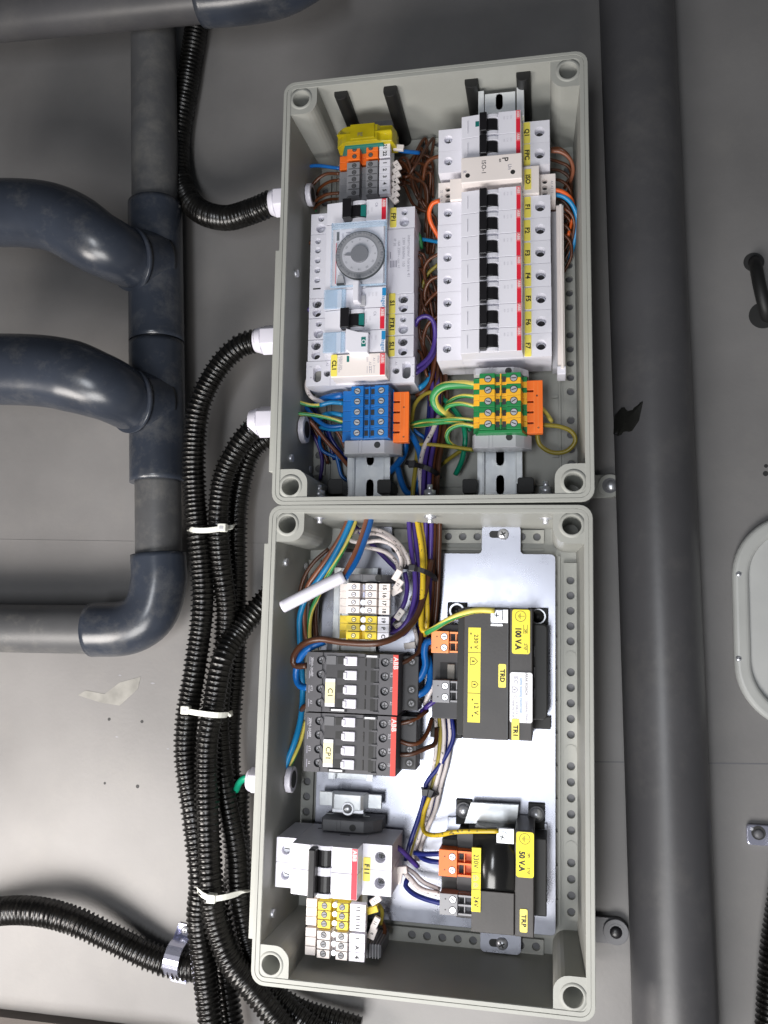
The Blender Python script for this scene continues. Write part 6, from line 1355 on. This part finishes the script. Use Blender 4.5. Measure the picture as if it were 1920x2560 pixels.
for c, r, pts, lb_ in (
 ('blue', 2.9, [(812, 1604, 74), (780, 1616, 76), (756, 1636, 72), (742, 1668, 66), (741, 1696, 64), (750, 1714, 66), (772, 1720, 72)], 'thick blue wire bent round the upper left corner of contactor C1'),
 ('lblue', 2.5, [(892, 1264, 60), (868, 1325, 64), (838, 1384, 64), (802, 1440, 60), (768, 1488, 56), (751, 1535, 52), (749, 1575, 50), (752, 1640, 46), (757, 1726, 44), (752, 1796, 50), (738, 1851, 56), (722, 1893, 58), (708, 1930, 58)], 'light blue wire from the joint down the left side to the lock nut'),
 ('pinkb', 2.3, [(884, 1264, 58), (858, 1330, 62), (826, 1384, 62), (790, 1434, 58), (768, 1470, 54), (760, 1520, 50), (762, 1575, 46), (772, 1610, 40)], 'reddish brown wire beside the light blue one, coming from the joint'),
 ('gy', 2.0, [(900, 1264, 56), (880, 1325, 60), (854, 1380, 60), (822, 1434, 56), (796, 1488, 52), (778, 1530, 50), (773, 1573, 48), (776, 1612, 40)], 'green and yellow wire beside the light blue one, coming from the joint'),
 ('dbrown', 1.7, [(822, 1372, 50), (786, 1404, 50), (762, 1440, 48), (748, 1490, 44), (742, 1560, 40)], 'thin dark brown wire bowing out to the left wall of the lower box'),
 ('dbrown', 1.6, [(800, 1470, 46), (790, 1530, 42), (792, 1600, 36)], 'thin dark brown wire behind the yellow one at the left'),
 ('brown', 1.6, [(786, 1480, 44), (782, 1540, 40), (786, 1606, 34)], 'thin brown wire beside the yellow one at the left'),
 ('pinkb', 2.2, [(926, 1264, 64), (914, 1310, 72), (901, 1351, 80), (882, 1396, 88), (858, 1442, 94)], 'reddish brown core entering the thick white cable'),
 ('blue', 2.3, [(934, 1264, 62), (925, 1310, 72), (912, 1350, 80), (892, 1400, 88), (862, 1447, 94)], 'blue core entering the thick white cable'),
 ('gy', 1.8, [(763, 1800, 44), (752, 1850, 48), (735, 1892, 54), (716, 1932, 56)], 'yellow and green wire beside contactor CP1 going to the lock nut'),
 ('dbrown', 2.0, [(775, 1762, 60), (760, 1766, 56), (752, 1780, 46)], 'dark brown wire stub at the left joint of the two contactors'),
 ('blue', 3.0, [(1084, 1603, 56), (1066, 1606, 58), (1061, 1632, 58), (1064, 1662, 58), (1052, 1692, 58), (1028, 1708, 58), (1002, 1720, 58)], 'thick blue wire from the orange plug to the right of contactor C1, upper'),
 ('blue', 2.8, [(1070, 1640, 50), (1076, 1680, 52), (1070, 1718, 56), (1048, 1736, 58), (1022, 1735, 58), (998, 1731, 58)], 'thick blue wire curving to the right of contactor C1, lower'),
 ('pinkb', 1.6, [(1086, 1612, 54), (1072, 1620, 52), (1068, 1640, 46)], 'short reddish brown wire under the orange plug'),
 ('dbrown', 1.9, [(1055, 1540, 50), (1053, 1590, 52), (1046, 1630, 58), (1025, 1648, 62), (998, 1660, 64)], 'dark brown wire reaching the top right terminal of contactor C1'),
 ('white', 2.0, [(1088, 1708, 54), (1074, 1732, 54), (1062, 1762, 48)], 'cream white wire leaving the grey 12 V plug'),
 ('purple', 2.0, [(1090, 1750, 54), (1070, 1764, 54), (1054, 1780, 46)], 'violet wire leaving the grey 12 V plug'),
 ('brown', 1.8, [(992, 1810, 62), (1028, 1802, 62), (1050, 1790, 58), (1068, 1776, 50)], 'brown wire from the first right terminal of contactor CP1'),
 ('brown', 1.8, [(992, 1849, 62), (1022, 1860, 62), (1048, 1856, 60), (1068, 1832, 54), (1080, 1796, 46)], 'brown wire from the second right terminal of contactor CP1'),
 ('dbrown', 1.9, [(992, 1887, 62), (1028, 1885, 62), (1066, 1870, 58), (1088, 1858, 52), (1092, 1820, 44)], 'dark brown wire from the third right terminal of contactor CP1'),
): wire(c, r, pts, lb_, LF, G5)
wire('thick', 5.0, [(860, 1440, 95), (810, 1464, 97), (760, 1490, 98), (706, 1517, 98)], 'thick white cable lying over the left rim side of the lower box', LF, None, 'cable')
for c, r, pts, lb_ in (
 ('white', 1.7, [(1002, 1428, 66), (1002, 1396, 66), (984, 1366, 66), (950, 1352, 66), (905, 1356, 64), (878, 1352, 60), (874, 1338, 56), (895, 1326, 50)], 'cream white wire in the outermost low arch above terminal 15'),
 ('white', 1.7, [(900, 1328, 50), (925, 1322, 54), (962, 1332, 58), (996, 1358, 60), (1018, 1392, 62), (1026, 1424, 60)], 'cream white wire in the widest arch above terminal 15'),
 ('white', 1.7, [(906, 1338, 48), (940, 1334, 52), (975, 1350, 56), (1006, 1384, 58), (1016, 1420, 56)], 'cream white wire in the second widest arch above terminal 15'),
 ('white', 1.7, [(900, 1370, 50), (930, 1371, 54), (966, 1382, 58), (990, 1404, 60), (998, 1430, 62)], 'cream white wire in the flattest arch above terminal 15'),
 ('purple', 1.9, [(882, 1310, 44), (912, 1342, 44), (950, 1382, 46), (994, 1426, 48)], 'violet wire slanting over the plate above terminal 15'),
 ('white', 1.7, [(1038, 1430, 46), (1036, 1480, 44), (1028, 1500, 40)], 'short cream white printed wire right of terminal 16'),
 ('white', 1.7, [(1036, 1570, 46), (1042, 1600, 48), (1036, 1620, 46)], 'short cream white wire right of terminal C'),
): wire(c, r, pts, lb_, LF, 'wires above and right of terminals 15 to C')
for lb_, u, v, h, a_, s_ in (('white wire marker above the end of terminal tag 15', 992, 1438, 74, 60, ''), ('white wire marker right of terminal tag 15 with small print', 995, 1462, 72, 55, '15'), ('tilted white wire marker beside terminal 16', 990, 1477, 68, 30, ''),
     ('white wire marker right of terminal tag 19', 998, 1536, 62, 55, '18'), ('white wire marker right of terminal tag C, lying flat', 992, 1567, 56, 25, 'C'), ('white wire marker right of terminal tag C near the contactor', 1024, 1614, 52, 10, '')):
    wire_tag(lb_, u, v, h, LF, a_, 9.5, 5.2, s_)
# lower bundle right of the contactors
G6 = 'wires of the lower bundle beside the transformers'
B2 = [('white', 1092, 1076, 1036), ('olive', 1101, 1084, 1043), ('white', 1110, 1092, 1048), ('navy', 1117, 1098, 1054), ('white', 1125, 1104, 1060), ('navy', 1132, 1068, 1030)]
lbs = ['cream white wire at the left edge of the lower bundle', 'olive yellow wire of the lower bundle', 'cream white wire in the middle of the lower bundle', 'navy blue wire between the cream ones in the lower bundle', 'cream white wire at the right of the lower bundle', 'navy blue wire crossing under the lower bundle']
for k, (c, a, b, e) in enumerate(B2):
    h = 36 + (k % 3) * 3
    wire(c, 1.8, [(a - 10, 1740, 32), (a - 2, 1800, h), (a, 1850, h), ((a + b) / 2 + 2, 1910, h), (b, 1955, h), (b - 12 + k, 1990, h), (b - 22 + k, 2030, h), (e + 4, 2080, h), (e - 8, 2118, h - 2), (e - 16, 2150, h - 5)], lbs[k], LF, G6)
for c, r, pts, lb_ in (
 ('yellow', 1.8, [(1075, 1990, 46), (1060, 2030, 46), (1057, 2066, 50), (1066, 2084, 56), (1096, 2088, 66), (1135, 2080, 78), (1190, 2078, 86), (1246, 2078, 87)], 'yellow wire running over the smaller transformer to its earth clip'),
 ('navy', 2.0, [(1036, 2132, 46), (1062, 2135, 50), (1104, 2134, 54)], 'navy blue wire entering the orange plug of the smaller transformer, upper'),
 ('navy', 2.0, [(1042, 2128, 44), (1054, 2144, 48), (1074, 2152, 52), (1104, 2156, 54)], 'navy blue wire entering the orange plug of the smaller transformer, lower'),
 ('purple', 2.1, [(980, 2112, 60), (1002, 2124, 56), (1024, 2146, 50), (1044, 2166, 42)], 'violet wire from the right end of breaker F11 to the plate'),
 ('white', 2.0, [(1010, 2180, 48), (1026, 2196, 50), (1052, 2222, 52), (1104, 2236, 54)], 'cream white wire entering the grey 24V plug'),
 ('white', 1.8, [(1012, 2168, 44), (1034, 2182, 46), (1060, 2206, 48), (1100, 2224, 50)], 'second cream white wire above the one entering the grey 24V plug'),
 ('navy', 2.0, [(1020, 2196, 42), (1014, 2214, 44), (1034, 2234, 48), (1066, 2248, 52), (1104, 2258, 54)], 'navy blue wire bowed under the cream wires to the grey 24V plug'),
 ('olive', 1.6, [(940, 2256, 62), (955, 2275, 58), (952, 2310, 52)], 'olive yellow wire right of the terminals under breaker F11'),
 ('brown', 1.5, [(945, 2290, 50), (962, 2320, 46), (956, 2356, 44)], 'brown wire right of the lowest terminals'),
): wire(c, r, pts, lb_, LF, G6)
wire_tag('white wire marker at the right end of breaker F11', 1000, 2176, 60, LF, 8, 11, 5.5, '')
wire_tag('second white wire marker at the right end of breaker F11, upright', 996, 2196, 56, LF, 80, 9, 5, '')
wire_tag('white wire marker beside tag 11, topmost under breaker F11', 938, 2252, 76, LF, 35, 9, 5, '11')
wire_tag('yellow wire marker beside tag 11, under breaker F11', 930, 2276, 74, LF, 20, 9, 5, '', m_='yellow2')
wire_tag('white wire marker beside the topmost lowest terminal', 938, 2308, 72, LF, 65, 9, 5, '11')
wire_tag('white wire marker between lowest terminals and the ribbed clamp', 930, 2334, 70, LF, 70, 9, 6, 'B')
wire('teal', 2.8, [(628, 1942, 58), (612, 1946, 56), (599, 1956, 50), (590, 1976, 38)], 'green wire entering the small gland of the lower box', LF, None)
wire('teal', 2.2, [(628, 1052, 58), (616, 1060, 56), (606, 1074, 48)], 'green wire tip showing at the foot gland of the upper box', UF, None)
# black ties on the bundles
def black_tie(label, pts, fr=LF, w=2.0):
    V3 = [at(u, v, h, fr) + (h,) for u, v, h in pts]; P = path([Vector(p) for p in V3], 2.5); mb = MB(); rows = []
    for i, p in enumerate(P):
        T = (P[min(i + 1, len(P) - 1)] - P[max(0, i - 1)]).normalized(); side = T.cross(Vector((0, 0, 1))).normalized() * w; up = side.cross(T).normalized() * .6
        rows.append(mb.add([p - side - up, p + side - up, p + side + up, p - side + up]))
    for A_, B_ in zip(rows, rows[1:]):
        for i in range(4): j = (i + 1) % 4; mb.face([A_[i], A_[j], B_[j], B_[i]])
    t = thing('cable_tie', label, 'cable tie', V3[0], fr, 'black cable ties on the wire bundles'); part('strap', mb, M['black'], t)
    x, y, z = V3[1]; part('tie_head', MB().box(x - 3, y - 2.8, z - 3, x + 3, y + 2.8, z + 2), M['black'], t, bev=.6)
black_tie('black cable tie on the bundle above the joint', [(1015, 1156, 50), (1030, 1160, 56), (1060, 1168, 60), (1088, 1182, 56), (1100, 1196, 40)])
black_tie('black cable tie on the bundle beside terminal 15', [(1006, 1416, 52), (1030, 1420, 66), (1060, 1428, 68), (1082, 1440, 60), (1088, 1452, 44)])
black_tie('black cable tie on the lower bundle above the smaller transformer', [(1056, 1976, 36), (1064, 1980, 46), (1080, 1986, 48), (1092, 1992, 38)], w=3.0)
